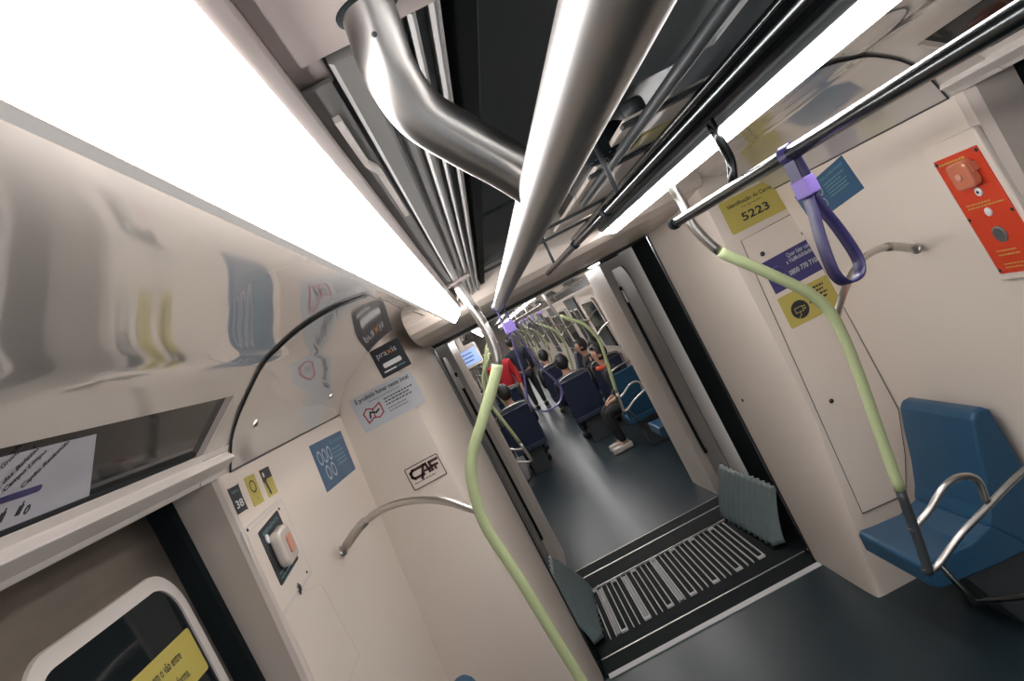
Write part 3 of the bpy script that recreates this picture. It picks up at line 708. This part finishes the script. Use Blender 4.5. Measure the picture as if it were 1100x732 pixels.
# ------------------------------------------------------------------ handrails
def ring(bm, c, axis, r, w): return lathe(bm, Vector(c)-Vector(axis)*w/2, axis, [(r*.97, 0), (r, w*.1), (r, w*.9), (r*.97, w)], 20)
t = thing('grab_rail', 'thick brushed steel ceiling tube passing close over the camera to the vanishing point', 'rail', (.0745, .8, .0665))
obj('rail_tube', tube(nb(), [(.0745, -.5+i*.25, .0665) for i in range(12)], .0152, 40), 'tube', t, smooth=True)
obj('end_cap', ring(nb(), (.0745, 2.262, .0665), (0,1,0), .017, .03), 'darksteel', t, smooth=True)
arm = smoothpath([(.028, .425, .218), (.0265, .43, .195), (.0225, .437, .165), (.027, .447, .139), (.043, .456, .115), (.061, .465, .092), (.0745, .472, .072)], 8)
ao = obj('support_arm', tube(nb(), arm, .0162, 32), 'tube', t, smooth=True)
obj('flange', lathe(nb(), (.0272, .43, .2005), (0,0,-1), [(.0195, 0), (.0195, .002), (.0165, .003)], 28), 'black', ao, smooth=True)
obj('grub_screw', lathe(nb(), at_y(402, 37, .4165)*1.0, (0.1,-1,-.3), [(.0016, -.004), (.0016, .0005), (.001, .0008)], 12), 'dark', ao, smooth=True)
t = thing('grab_rail', 'steel ceiling rail on the right carrying the large purple strap', 'rail', (.65, .8, .044))
obj('rail_tube', tube(nb(), [(.65, -.5, .044), (.65, .8, .044), (.65, 2.17, .044)], .0145, 28), 'darksteel', t, smooth=True)
obj('end_cap', ring(nb(), (.65, 2.175, .044), (0,1,0), .0175, .03), 'black', t, smooth=True)
obj('support_arm', tube(nb(), fillet([(.655, 1.62, .20), (.662, 1.63, .135), (.672, 1.65, .10), (.652, 1.66, .044)], .03, 6), .011, 16), 'darksteel', t, smooth=True)
t = thing('grab_rail', 'thin dark centre rail with collars ending at the far bulkhead', 'rail', (.385, 1.9, .133))
obj('rail_tube', tube(nb(), [(.385, .2, .133), (.385, 1.9, .133), (.385, 3.36, .133)], .0115, 24), 'darksteel', t, smooth=True)
for y in (1.72, 2.33): obj('collar', ring(nb(), (.385, y, .133), (0,1,0), .0145, .04), 'black', t, smooth=True)
for y in (1.55, 3.0): obj('hanger', tube(nb(), [(.385, y, .133), (.39, y, .285)], .006, 10), 'dark', t, smooth=True)

# grab poles: steel top, pale green sleeve, steel branch to the wall, seat-side frame
def pole(side, y, my=1, label='', frame=True, dz=0., lower='dark', px=None, zg=-.975):
    s = side; cx = .36
    X = lambda d: cx+s*d
    t = thing('grab_pole', label, 'pole', (X(.5), y, -1.25), 'curved grab poles')
    if px:
        path = smoothpath([at_y(a, b, y) for a, b in px], 6)
    else:
        P = [(X(.335), y, .21), (X(.345), y, .10), (X(.365), y, -.045), (X(.40), y, -.10), (X(.50), y, -.20), (X(.575), y, -.30), (X(.62), y, -.47), (X(.60), y, -.65), (X(.545), y, -.97), (X(.51), y, -1.25)]
        path = smoothpath([(a, b, c+dz) for a, b, c in P], 6)
    i0 = next(i for i, p in enumerate(path) if p.z < -.085+dz); i1 = next(i for i, p in enumerate(path) if p.z < zg+dz)
    obj('steel_top', tube(nb(), path[:i0+1], .0152, 20), 'steel', t, smooth=True)
    obj('green_sleeve', tube(nb(), path[i0:i1+1], .0172, 20), 'green', t, smooth=True)
    obj('lower_tube', tube(nb(), path[i1:], .0152, 20), lower, t, smooth=True)
    jn = min(path, key=lambda p: abs(p.z-(-.45+dz)))
    br = smoothpath([jn, (X(.72), y+my*.05, -.375+dz), (X(.86), y+my*.16, -.34+dz), (X(1.0), y+my*.25, -.355+dz), (X(1.135), y+my*.33, -.42+dz)], 6)
    b = obj('branch', tube(nb(), br, .012, 18), 'steel', t, smooth=True)
    obj('sleeve', tube(nb(), br[-7:-1], .0155, 18), 'steel', b, smooth=True)
    d = (br[-1]-br[-2]).normalized()
    obj('wall_flange', lathe(nb(), br[-1]-d*.006, d, [(.014, 0), (.019, .004), (.019, .010), (.015, .012)], 20), 'steel', b, smooth=True)
    if frame:
        loop = smoothpath([(X(.527), y, -1.13), (X(.60), y, -1.105), (X(.68), y, -1.06), (X(.74), y, -1.055), (X(.785), y, -1.09), (X(.78), y, -1.165)], 6)
        obj('arm_loop', tube(nb(), loop, .0115, 14), 'steel', t, smooth=True)
        bar = smoothpath([(X(.512), y, -1.25), (X(.525), y, -1.268), (X(.56), y, -1.262), (X(.66), y, -1.215), (X(.77), y, -1.18), (X(.88), y, -1.145), (X(1.04), y, -1.11), (X(1.17), y+my*.02, -1.10)], 6)
        obj('frame_bar', tube(nb(), bar, .0115, 14), 'steel', t, smooth=True)
        obj('frame_bar', tube(nb(), [(X(.56), y, -1.262), (X(.60), y, -1.42), (X(.80), y, -1.5)], .0105, 12), 'darksteel', t, smooth=True)
        obj('frame_bar', tube(nb(), [(X(.80), y, -1.5), (X(.84), y, FZ+.004)], .0105, 12), 'darksteel', t, smooth=True)
    return t
pole(1, 2.25, 1, 'nearest green-sleeved pole on the right, beside the blue seat', px=((705, 176), (733, 218), (745, 243), (773, 270), (815, 289), (862, 311), (884, 327), (900, 349), (921, 398), (944, 463), (967, 527), (988, 585), (998, 617)))
pole(-1, 2.25, 1, 'nearest green-sleeved pole on the left, in front of the left end cabinet', px=((489, 303), (512, 337), (527, 363), (534, 388), (530, 412), (518, 452), (507, 490), (508, 522), (522, 566), (558, 622), (625, 732), (690, 835)), zg=-1.12)

# hanging straps
def strap(x, y, z, L, label, rot=0., rail_r=.0155, w=.022, half=.036):
    t = thing('hanging_strap', label, 'strap', (x, y, z), 'hanging purple straps')
    c, s_ = math.cos(rot), math.sin(rot)
    def G(a, b): return (x+a*c, y+a*s_, z+b)
    wd_ = (-s_, c, 0)
    r = rail_r+.002
    up = [G(r*math.sin(a), r*math.cos(a)) for a in [PI*(-0.80+1.6*k/14) for k in range(15)]]
    up = [G(-.012, -.055)]+up+[G(.012, -.055)]
    obj('rail_loop', ribbon(nb(), up, wd_, w, .003), 'purple', t, smooth=False)
    b = nb(); A = [Vector(G(-.016, -.050)), Vector(G(.016, -.050)), Vector(G(.016, -.085)), Vector(G(-.016, -.085))]
    prism(b, [p-Vector(wd_)*(w/2+.004) for p in A], Vector(wd_)*(w+.008))
    obj('buckle', b, 'lilac', t, bevel=.003)
    lp = [G(-.006, -.085), G(-.013, -.12), G(-.026, -L*.62), G(-half, -L*.84), G(-half*.86, -L*.94), G(-half*.4, -L*.995), G(half*.4, -L*.995), G(half*.86, -L*.94), G(half, -L*.84), G(.026, -L*.62), G(.013, -.12), G(.006, -.085)]
    obj('hand_loop', ribbon(nb(), smoothpath(lp, 5), wd_, w, .0035), 'purple', t, smooth=True)
    return t
strap(.65, 1.35, .044, .262, 'nearest hanging purple strap, on the right rail in front of the blue sign', rot=.42, w=.026, rail_r=.0150)
strap(.0745, 2.12, .0665, .33, 'purple strap at the far end of the thick centre tube', rot=.1, w=.02, half=.05)

# ------------------------------------------------------------------ seats
def seat(side, y0, m, label, cx=.375, name='side_seat'):
    s = side; X = lambda x: x if s > 0 else 2*cx-x
    t = thing(name, label, 'seat', (X(1.3), y0+.24, FZ), 'side seats')
    W = .48
    # outline in x,z seen from the side
    back = [(1.305,-1.455),(1.335,-1.40),(1.37,-1.30),(1.40,-1.18),(1.43,-1.08),(1.45,-1.055),(1.49,-1.055),(1.512,-1.08),(1.535,-1.40),(1.53,-1.60),(1.40,-1.58)]
    bm = nb(); prism(bm, [(X(x), y0, z) for x, z in back], (0, W, 0))
    obj('backrest', bm, m, t, bevel=.016, seg=4)
    pan = [(1.02,-1.475),(1.035,-1.462),(1.10,-1.472),(1.22,-1.482),(1.32,-1.455),(1.36,-1.44),(1.40,-1.50),(1.40,-1.60),(1.30,-1.60),(1.05,-1.575),(1.02,-1.55)]
    bm = nb(); prism(bm, [(X(x), y0+.004, z) for x, z in pan], (0, W-.008, 0))
    obj('seat_pan', bm, m, t, bevel=.014, seg=4)
    obj('base', prism(nb(), [(X(x), y0+.03, z) for x, z in [(1.16,-1.60),(1.53,-1.60),(1.53,FZ+.002),(1.30,FZ+.002)]], (0, W-.06, 0)), 'dark', t, bevel=.005)
    return t
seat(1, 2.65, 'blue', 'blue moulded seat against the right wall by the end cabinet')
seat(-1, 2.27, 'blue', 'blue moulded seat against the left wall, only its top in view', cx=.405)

# ------------------------------------------------------------------ gangway floor
t = thing('threshold_plate', 'black threshold plate with a wide bright nosing in front of the gangway grille', 'threshold', (.375, 4.1, FZ))
obj('nosing', box(nb(), (-.25, 3.905, FZ), (1.03, 3.955, FZ+.008)), 'white', t, bevel=.002)
obj('rubber_plate', box(nb(), (-.26, 3.956, FZ-.01), (1.04, 4.14, FZ+.003)), 'black', t)
obj('metal_strip', box(nb(), (-.26, 4.141, FZ-.01), (1.04, 4.152, FZ+.005)), 'alu', t)
obj('rubber_plate', box(nb(), (-.26, 4.153, FZ-.01), (1.06, 4.31, FZ+.003)), 'black', t)
t = thing('threshold_plate', 'black threshold plate on the far side of the gangway grille', 'threshold', (.375, 5.4, FZ))
obj('rubber_plate', box(nb(), (-.26, 5.20, FZ-.01), (1.02, 5.45, FZ+.003)), 'black', t)
obj('metal_strip', box(nb(), (-.26, 5.451, FZ-.01), (1.02, 5.466, FZ+.005)), 'alu', t)
obj('rubber_plate', box(nb(), (-.26, 5.467, FZ-.01), (1.02, 5.66, FZ+.003)), 'black', t)
obj('metal_strip', box(nb(), (-.26, 5.661, FZ-.01), (1.02, 5.67, FZ+.005)), 'alu', t)
t = thing('gangway_grille', 'gangway floor grille of interlocking metal fingers', 'grille', (.35, 4.75, FZ))
obj('tray', box(nb(), (-.20, 4.312, FZ-.03), (.93, 5.19, FZ-.012)), 'black', t)
obj('edge_bar', box(nb(), (-.20, 5.17, FZ-.01), (.90, 5.18, FZ+.004)), 'alu', t)
n = 28; xs_ = [-.165+i*(.87+.165)/(n-1) for i in range(n)]
for i, x in enumerate(xs_):
    obj('finger', box(nb(), (x-.0032, 4.35, FZ-.010), (x+.0032, 5.15, FZ+.003)), 'white', t)
for i in range(n-1):
    y = 5.13 if i % 4 in (0, ) else (4.35 if i % 4 == 2 else None)
    if y is not None: obj('finger_cap', box(nb(), (xs_[i]+.0033, y, FZ-.010), (xs_[i+1]-.0033, y+.022, FZ+.003)), 'white', t)
    if i in (1, 6, 12): obj('slat_infill', box(nb(), (xs_[i]+.006, 4.36, FZ-.012), (xs_[i+1]-.006, 5.13, FZ-.004)), 'slat', t)
struct('floor', box(nb(), (-.8, 3.93, FZ-.05), (1.5, 5.66, FZ-.031)), 'black')
# rubber skirts
def skirt(side, label):
    s = side; cx = .375; X = lambda x: x if s > 0 else 2*cx-x
    bm = nb(); R_, N = 10, 88; g = []
    for j in range(R_+1):
        v = j/R_; row = []
        for i in range(N+1):
            u = i/N; y = 4.36+.94*u
            top = .33
            z = FZ+.004+v*top
            base = .925+.02*math.cos(u*PI)+.165*v**1.3
            edge = 1-min(1, min(u, 1-u)/.08)
            x = base+.012*math.cos(i/N*2*PI*11)*(1-.35*v)+edge**2*.06*(1-v)
            row.append(bm.verts.new((X(x), y, z)))
        g.append(row)
    for a, b in zip(g, g[1:]):
        for i in range(N): bm.faces.new((a[i], a[i+1], b[i+1], b[i]))
    o = obj('rubber_skirt', bm, 'skirt', smooth=True); tag(o, label, 'skirt', 'corrugated gangway skirts')
    sd = o.modifiers.new('s', 'SOLIDIFY'); sd.thickness = .006
skirt(1, 'corrugated grey rubber skirt at the right edge of the gangway floor'); skirt(-1, 'corrugated grey rubber skirt at the left edge of the gangway floor')
# gangway walls: folded dark bellows, grey inner panels
def bellows(side, n_):
    s = side; cx = .375; X = lambda x: x if s > 0 else 2*cx-x
    pts = []
    bm = nb(); N = 44; A = []; B = []
    for i in range(N+1):
        y = 4.02+1.60*i/N; x = 1.30+(.03 if i % 2 else 0); A.append(bm.verts.new((X(x), y, FZ-.03))); B.append(bm.verts.new((X(x), y, .3)))
    for i in range(N): bm.faces.new((A[i], A[i+1], B[i+1], B[i]))
    struct('wall_right' if s > 0 else 'wall_left', bm, 'bellows')
    f = Frame((X(1.08), 5.37, 0), (0, -s, 0), (0, 0, 1))
    t = thing('gangway_side_panel', 'grey round-topped inner panel on the %s side of the gangway' % ('right' if s > 0 else 'left'), 'panel', (X(1.08), 5.37, FZ))
    w = .50; pts = [(-w/2, FZ+.01), (w/2, FZ+.01)]; r = .16
    for k in range(9): a = PI/2*k/8; pts.append((w/2-r+r*math.cos(a), .02-r+r*math.sin(a)))
    for k in range(5): a = PI/2+PI/2*k/4; pts.append((-w/2+.03+.03*math.cos(a), .02-.03+.03*math.sin(a)))
    if s < 0: pts = [(-a, b) for a, b in pts][::-1]
    bm = nb(); prism(bm, [f.P(a, b, -.012) for a, b in pts], f.n*.012)
    obj('panel_body', bm, 'gangway', t, bevel=.004)
    a0 = -.20 if s > 0 else .20
    gp = [(a0, -.12), (a0, -1.40), (a0+.05*s, -1.50)]
    obj('guide_slot', tube(nb(), smoothpath([f.P(a, b, .004) for a, b in gp], 5), .016, 8), 'black', t)
    obj('latch', plate(f, [(a0+.05*s+a, -.20+b) for a, b in rrect(.02, .10, .006)], 0, .02), 'chrome', t, bevel=.003)
bellows(1, 0); bellows(-1, 1)
struct('ceiling', box(nb(), (-.6, 4.0, .11), (1.35, 5.66, .13)), 'bellows')
t = thing('ceiling_light', 'small round white lamp in the gangway ceiling', 'ceiling light', (.83, 4.75, .11)); 
obj('bezel', lathe(nb(), (.83, 4.75, .11), (0,0,-1), [(.05, 0), (.05, .008), (.043, .012)], 24), 'trim', t)
obj('lens', lathe(nb(), (.83, 4.75, .0985), (0,0,-1), [(.04, 0), (.036, .006), (.01, .009)], 24), 'diffuser', t)

# ------------------------------------------------------------------ the next car
MY = 9.70                        # y of a point here = MY - y of its twin in the near car
Y1, Y2 = MY-YE, 34.0             # 6.33 .. end
cabinet(1, MY, 'pale end cabinet of the next car on the right of the opening')
cabinet(-1, MY, 'pale end cabinet of the next car left of the opening, behind the near green pole')
bm = nb(); prism(bm, [(-.30, MY-YE+.03, .36), (-.30, MY-YE+.03, .17), (-.30, 5.70, .10), (-.30, 5.70, .36)], (1.5, 0, 0))
struct('wall_end', bm, 'cabinet')
struct('floor', box(nb(), (-1.1, 5.66, FZ-.03), (1.9, Y2, FZ)), 'floor')
struct('ceiling', box(nb(), (-.95, Y1-.05, .34), (1.75, Y2, .36)), 'dark')
for s, cv, lw, nm in ((-1, COVE_L, LOW_L, 'left'), (1, COVE_R, LOW_R, 'right')):
    struct('wall_'+nm, extrude_y(nb(), cv, Y1-.3, Y2, -.012*s), 'cove'); struct('wall_'+nm, extrude_y(nb(), lw, Y1-.3, Y2, -.02*s), 'panel')
struct('wall_end', box(nb(), (-.95, Y2, FZ), (1.75, Y2+.05, .36)), 'cabinet')
# windows and doorways in the next car's side walls
k = 3; dn = 3
for s, nm in ((-1, 'left'), (1, 'right')):
    fx = -.80 if s < 0 else 1.515
    tilt = Vector((.06, 0, .6)) if s < 0 else Vector((-.03, 0, .44))
    for j in range(8):
        yd = 8.6+3.5*j
        f = Frame((fx+(.045 if s < 0 else -.02), yd, -.35), (0, -s, 0), tilt)
        d = struct('door_%d' % dn, plate(f, rrect(1.35, 3.0, .02), .0, .012) if False else plate(f, [(a, b-.62) for a, b in rrect(1.3, 1.86, .03)], .0, .012), 'dark'); dn += 1
        for q in (-.32, .32):
            obj('window_frame', plate(f, [(q+a, b-.28) for a, b in rrect(.48, .80, .08)], .012, .016), 'trim', d)
            obj('window_pane', plate(f, [(q+a, b-.28) for a, b in rrect(.43, .75, .06)], .016, .018), 'glass', d)
        f = Frame((fx+(.045 if s < 0 else -.02), yd+1.75, -.35), (0, -s, 0), tilt)
        w = struct('window_%d' % k, plate(f, [(a, b-.20) for a, b in rrect(1.2, .78, .09)], .0, .012), 'trim'); k += 1
        obj('window_pane', plate(f, [(a, b-.20) for a, b in rrect(1.12, .70, .07)], .012, .015), 'glass', w)
for (x0, z0), (x1, z1), nm in (((-.0424, .17), (-.0914, .128), 'left'), ((.685, .181), (.740, .156), 'right')):
    for j in range(7):
        y = Y1+.1+3.6*j
        names = ('nearest', 'second', 'third', 'fourth', 'fifth', 'sixth', 'farthest')
        light((x0, z0), (x1, z1), y, y+3.35, '%s strip light along the %s ceiling of the next car' % (names[j], nm))
# rails of the next car
for x, nm in ((.0745, 'left'), (.65, 'right')):
    t = thing('grab_rail', 'long steel ceiling rail on the %s side of the next car' % nm, 'rail', (x, 12, .055))
    obj('rail_tube', tube(nb(), [(x, 7.6, .05), (x, 28, .05)], .0148, 12), 'steel', t, smooth=True)
    for y in range(9, 28, 2): obj('support_arm', tube(nb(), [(x, y, .05), (x, y, .335)], .009, 8), 'steel', t, smooth=True)
names = ('first', 'second', 'third', 'fourth', 'fifth', 'sixth')
for j in range(6):
    for s, nm in ((1, 'right'), (-1, 'left')):
        pole(s, 7.32+3.45*j if j else 7.30, -1 if j == 0 else 1, '%s green-sleeved pole along the %s side of the next car' % (names[j], nm), frame=(j == 0), dz=-.05, lower='steel')
n = 0
for j in range(6):
    for x, nm in ((.0745, 'left'), (.65, 'right')):
        y = 8.1+1.35*j
        strap(x, y, .05, .26, '%s purple strap along the %s rail of the next car' % (names[j], nm), rot=.3*((n % 3)-1)); n += 1
# screen above the doorway of the next car
t = thing('information_screen', 'lit blue information screen hanging inside the next car on the left', 'screen', (-.30, 7.9, .0))
f = Frame((-.275, 7.9, -.085), (1,0,0), (0,0,1))
obj('case', plate(f, rrect(.30, .24, .03), -.05, 0), 'trim', t, bevel=.004)
obj('screen_face', plate(f, [(a+.02, b-.01) for a, b in rrect(.22, .16, .006)], 0, .003), 'screen', t)
obj('screen_text', nb() if False else printed_lines(f, -.05, .03, .14, 3, .04, .016, 'signblue', t, .005).data and nb(), 'signblue', t) if False else printed_lines(f, -.05, .03, .14, 3, .04, .016, 'signblue', t, .005)
obj('hanger', box(nb(), (-.30, 7.90, .03), (-.25, 7.93, .335)), 'trim', t)
# side seats in the next car
for j, y in enumerate((6.78, 10.95, 14.5)):
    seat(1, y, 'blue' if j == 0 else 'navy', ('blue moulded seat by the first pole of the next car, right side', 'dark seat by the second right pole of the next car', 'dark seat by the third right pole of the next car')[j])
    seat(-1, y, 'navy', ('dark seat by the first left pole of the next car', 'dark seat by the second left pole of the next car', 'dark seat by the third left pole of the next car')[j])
# transverse seats, backs towards the camera
def cross_seat(x, y, label, h=.0, m='navy'):
    t = thing('cross_seat', label, 'seat', (x, y, FZ), 'navy cross seats')
    b = nb(); prism(b, [(x-.22, y, -1.50), (x-.22, y-.07, -1.05+h), (x-.20, y-.085, -.98+h), (x-.20, y-.055, -.975+h), (x-.22, y-.03, -1.05+h), (x-.22, y+.04, -1.50)], (.44, 0, 0))
    obj('backrest', b, m, t, bevel=.012, seg=3)
    b = nb(); prism(b, [(x-.22, y-.0, -1.50), (x-.22, y+.42, -1.47), (x-.22, y+.44, -1.50), (x-.22, y+.42, -1.54), (x-.22, y, -1.57)], (.44, 0, 0))
    obj('seat_pan', b, m, t, bevel=.01, seg=3)
    obj('pedestal', prism(nb(), [(x-.12, y+.08, -1.55), (x-.12, y+.30, -1.55), (x-.12, y+.26, FZ+.002), (x-.12, y+.06, FZ+.002)], (.24, 0, 0)), 'dark', t, bevel=.005)
    hp = smoothpath([(x-.21, y-.09, -1.12+h), (x-.21, y-.10, -.99+h), (x-.16, y-.11, -.93+h), (x, y-.11, -.915+h), (x+.16, y-.11, -.93+h), (x+.21, y-.10, -.99+h), (x+.21, y-.09, -1.12+h)], 4)
    obj('top_handle', tube(nb(), hp, .008, 10), 'steel', t, smooth=True)
    return t
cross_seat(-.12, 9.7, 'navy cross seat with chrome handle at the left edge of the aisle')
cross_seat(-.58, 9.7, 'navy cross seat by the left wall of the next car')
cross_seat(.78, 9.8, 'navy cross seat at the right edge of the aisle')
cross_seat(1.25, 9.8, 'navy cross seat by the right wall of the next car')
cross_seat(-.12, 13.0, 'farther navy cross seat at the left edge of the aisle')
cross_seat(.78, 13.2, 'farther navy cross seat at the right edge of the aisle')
cross_seat(1.20, 8.05, 'blue cross seat behind the first right pole of the next car', m='blue')

# ------------------------------------------------------------------ people
def skinmesh(name, verts, edges, radii, m, parent, sub=2):
    me = bpy.data.meshes.new(name); me.from_pydata([tuple(v) for v in verts], edges, []); o = bpy.data.objects.new(name, me); C.objects.link(o); o.parent = parent
    sk = o.modifiers.new('skin', 'SKIN'); sk.use_smooth_shade = True
    for i, r in enumerate(radii):
        d = me.skin_vertices[0].data[i]; d.radius = (r, r) if not isinstance(r, tuple) else r; d.use_root = (i == 0)
    sb = o.modifiers.new('sub', 'SUBSURF'); sb.levels = sub; sb.render_levels = sub
    me.materials.append(M[m]); return o
def person(x, y, rz, pose, top, legs, label, hairm='hair', shoes='blackfab', lean=0., scarf=None):
    """faces +Y before turning by rz; sits on a 0.43 m seat or stands"""
    t = thing('person', label, 'person', (x, y, FZ)); t.rotation_euler = (0, 0, rz)
    h = .46 if pose == 'sit' else .90
    L = lambda yy: yy+lean
    pel = (0, 0, h); chest = (0, .01+lean*.6, h+.28); sh = (0, 0+lean, h+.45); nk = (0, .015+lean, h+.54); hd = (0, .03+lean, h+.66); ht = (0, .02+lean, h+.75)
    V_, E_, R_ = [pel, (0, 0+lean*.3, h+.14), chest, sh, nk, hd, ht], [(0,1),(1,2),(2,3),(3,4),(4,5),(5,6)], [(.13,.10), (.11,.085), (.12,.085), (.07,.05), .045, (.078,.095), (.065,.08)]
    def add(p, par, r): V_.append(p); R_.append(r); E_.append((par, len(V_)-1)); return len(V_)-1
    arms = []; legsv = []
    for s in (-1, 1):
        a = add((s*.175, lean, h+.43), 3, .055)
        if pose == 'sit':
            b = add((s*.215, .06+lean*.6, h+.17), a, .043); c = add((s*.13, .26, h+.12), b, .033); d = add((s*.09, .33, h+.11), c, (.035,.018))
        else:
            b = add((s*.225, .02, h+.17), a, .042); c = add((s*.21, .14, h-.04), b, .032); d = add((s*.20, .19, h-.12), c, (.018,.034))
        arms.append([V_[a], V_[b], V_[c]])
        # five fingers
        P = Vector(V_[d]); dd = (Vector(V_[d])-Vector(V_[c])).normalized()
        sd = Vector((1, 0, 0)) if pose == 'sit' else Vector((0, 1, 0))
        for k, ln in enumerate((.055, .065, .06, .048)):
            q1 = P+dd*.02+sd*(k-1.5)*.018; f1 = add(tuple(q1+dd*.02), d, .008); add(tuple(q1+dd*ln+Vector((0, 0, -.012))), f1, .007)
        tb = add(tuple(P-sd*s*.035+dd*.005), d, .010); add(tuple(P-sd*s*.045+dd*.035), tb, .008)
        if pose == 'sit':
            k0 = add((s*.10, .05, h-.0), 0, .085); k1 = add((s*.12, .42, h+.03), k0, .06); k2 = add((s*.12, .43, .26), k1, .05); k3 = add((s*.12, .40, .09), k2, .036); k4 = add((s*.125, .52, .035), k3, (.04,.025))
        else:
            k0 = add((s*.09, 0, h-.08), 0, .085); k1 = add((s*.10, .03, .47), k0, .058); k2 = add((s*.10, .0, .28), k1, .05); k3 = add((s*.10, -.02, .09), k2, .035); k4 = add((s*.11, .11, .035), k3, (.04,.025))
        legsv.append([V_[k0], V_[k1], V_[k2], V_[k3], V_[k4]])
    skinmesh('body', V_, E_, R_, 'skin', t)
    # shirt
    v, e, r = [(0, 0, h-.05), (0, lean*.3, h+.14), chest, sh, (0, .012+lean, h+.52)], [(0,1),(1,2),(2,3),(3,4)], [(.165,.125), (.15,.12), (.175,.13), (.17,.12), .072]
    for a in arms:
        i0 = len(v); v += [a[0], a[1], a[2]]; r += [.085, .06, .044]; e += [(3, i0), (i0, i0+1), (i0+1, i0+2)]
    skinmesh('shirt', v, e, r, top, t)
    v, e, r = [(0, 0, h)], [], [(.165,.125)]
    for g in legsv:
        i0 = len(v); v += g[:4]; r += [.10, .075, .06, .048]; e += [(0, i0), (i0, i0+1), (i0+1, i0+2), (i0+2, i0+3)]
    skinmesh('trousers', v, e, r, legs, t)
    for g, s in zip(legsv, (-1, 1)):
        a, b = Vector(g[3]), Vector(g[4])
        bm = nb(); prism(bm, [(a.x-.045, a.y-.07, .004), (a.x+.045, a.y-.07, .004), (b.x+.05, b.y-.02, .004), (b.x+.03, b.y+.06, .004), (b.x-.03, b.y+.06, .004), (b.x-.05, b.y-.02, .004)], (0, 0, .075))
        me = bpy.data.meshes.new('shoe'); bmesh.ops.recalc_face_normals(bm, faces=bm.faces); bm.to_mesh(me); bm.free(); me.materials.append(M[shoes]); o = bpy.data.objects.new('shoe', me); C.objects.link(o); o.parent = t
        bv = o.modifiers.new('b', 'BEVEL'); bv.width = .02; bv.segments = 3
    if scarf:
        bm = nb(); tube(bm, [(.075*math.cos(k*PI/8), lean+.03+.08*math.sin(k*PI/8), h+.50+.02*math.sin(k*PI/8)) for k in range(16)], .026, 8, closed=True)
        me = bpy.data.meshes.new('scarf'); bm.to_mesh(me); bm.free(); me.materials.append(M[scarf]); o = bpy.data.objects.new('scarf', me); C.objects.link(o); o.parent = t
    # hair: cap over the back and top of the head
    bm = nb(); bmesh.ops.create_uvsphere(bm, u_segments=20, v_segments=14, radius=1)
    for vv in list(bm.verts):
        p = vv.co.copy()
        if p.y > .35 and p.z < .45: p.y = .35-.1*(p.y-.35)
        k = 1.0 if p.z > -.3 else .9
        vv.co = Vector((p.x*.092*k, p.y*.108-.012+hd[1], p.z*.125+hd[2]+.028))
    me = bpy.data.meshes.new('hair'); bm.to_mesh(me); bm.free(); me.materials.append(M[hairm])
    for p in me.polygons: p.use_smooth = True
    o = bpy.data.objects.new('hair', me); C.objects.link(o); o.parent = t
    # face: nose, ears, eyes
    bm = nb(); c = Vector(hd)
    prism(bm, [c+Vector((-.012, .088, -.02)), c+Vector((.012, .088, -.02)), c+Vector((0, .088, .025))], (0, .022, -.004))
    def facepart(nm, bm, m):
        me = bpy.data.meshes.new(nm); bm.to_mesh(me); bm.free(); me.materials.append(M[m]); o = bpy.data.objects.new(nm, me); C.objects.link(o); o.parent = t
    facepart('nose', bm, 'skin')
    for s in (-1, 1): facepart('ear', lathe(nb(), c+Vector((s*.078, -.005, 0)), (s, 0, 0), [(.022, 0), (.026, .008), (.015, .012)], 10), 'skin')
    for s in (-1, 1): facepart('eye', lathe(nb(), c+Vector((s*.03, .086, .022)), (0, 1, 0), [(.011, 0), (.009, .006), (.003, .008)], 10), 'ink')
    bm = nb(); prism(bm, [c+Vector((-.024, .084, -.045)), c+Vector((.024, .084, -.045)), c+Vector((.018, .084, -.055)), c+Vector((-.018, .084, -.055))], (0, .006, 0))
    me = bpy.data.meshes.new('mouth'); bm.to_mesh(me); bm.free(); me.materials.append(M['logored']); o = bpy.data.objects.new('mouth', me); C.objects.link(o); o.parent = t
    return t
person(1.28, 8.72, PI/2, 'sit', 'blackfab', 'blackfab', 'person in dark clothes with an orange-red scarf leaning forward by the right wall', shoes='shoe', lean=.17, scarf='orangefab')
person(.76, 10.02, 0, 'sit', 'navyfab', 'navyfab', 'person in dark clothes seated on the right cross seat beside the aisle')
person(1.265, 10.02, 0, 'sit', 'blackfab', 'blackfab', 'person in black seated on the cross seat by the right wall')
person(-.12, 9.92, 0, 'sit', 'navyfab', 'navyfab', 'person in dark clothes seated on the left cross seat beside the aisle')
person(-.02, 13.9, PI, 'stand', 'redfab', 'greyfab', 'standing person in a red shirt and grey trousers far down the aisle')
person(.78, 13.44, 0, 'sit', 'blackfab', 'jeans', 'person in black seated on the farther right cross seat')
person(1.24, 11.25, PI/2, 'sit', 'blackfab', 'jeans', 'person in a black top and jeans seated farther along the right wall')
person(-.49, 11.25, -PI/2, 'sit', 'blackfab', 'navyfab', 'person in black seated farther along the left wall')
person(.42, 16.2, 0, 'stand', 'navyfab', 'blackfab', 'standing person in dark clothes near the far end of the aisle')
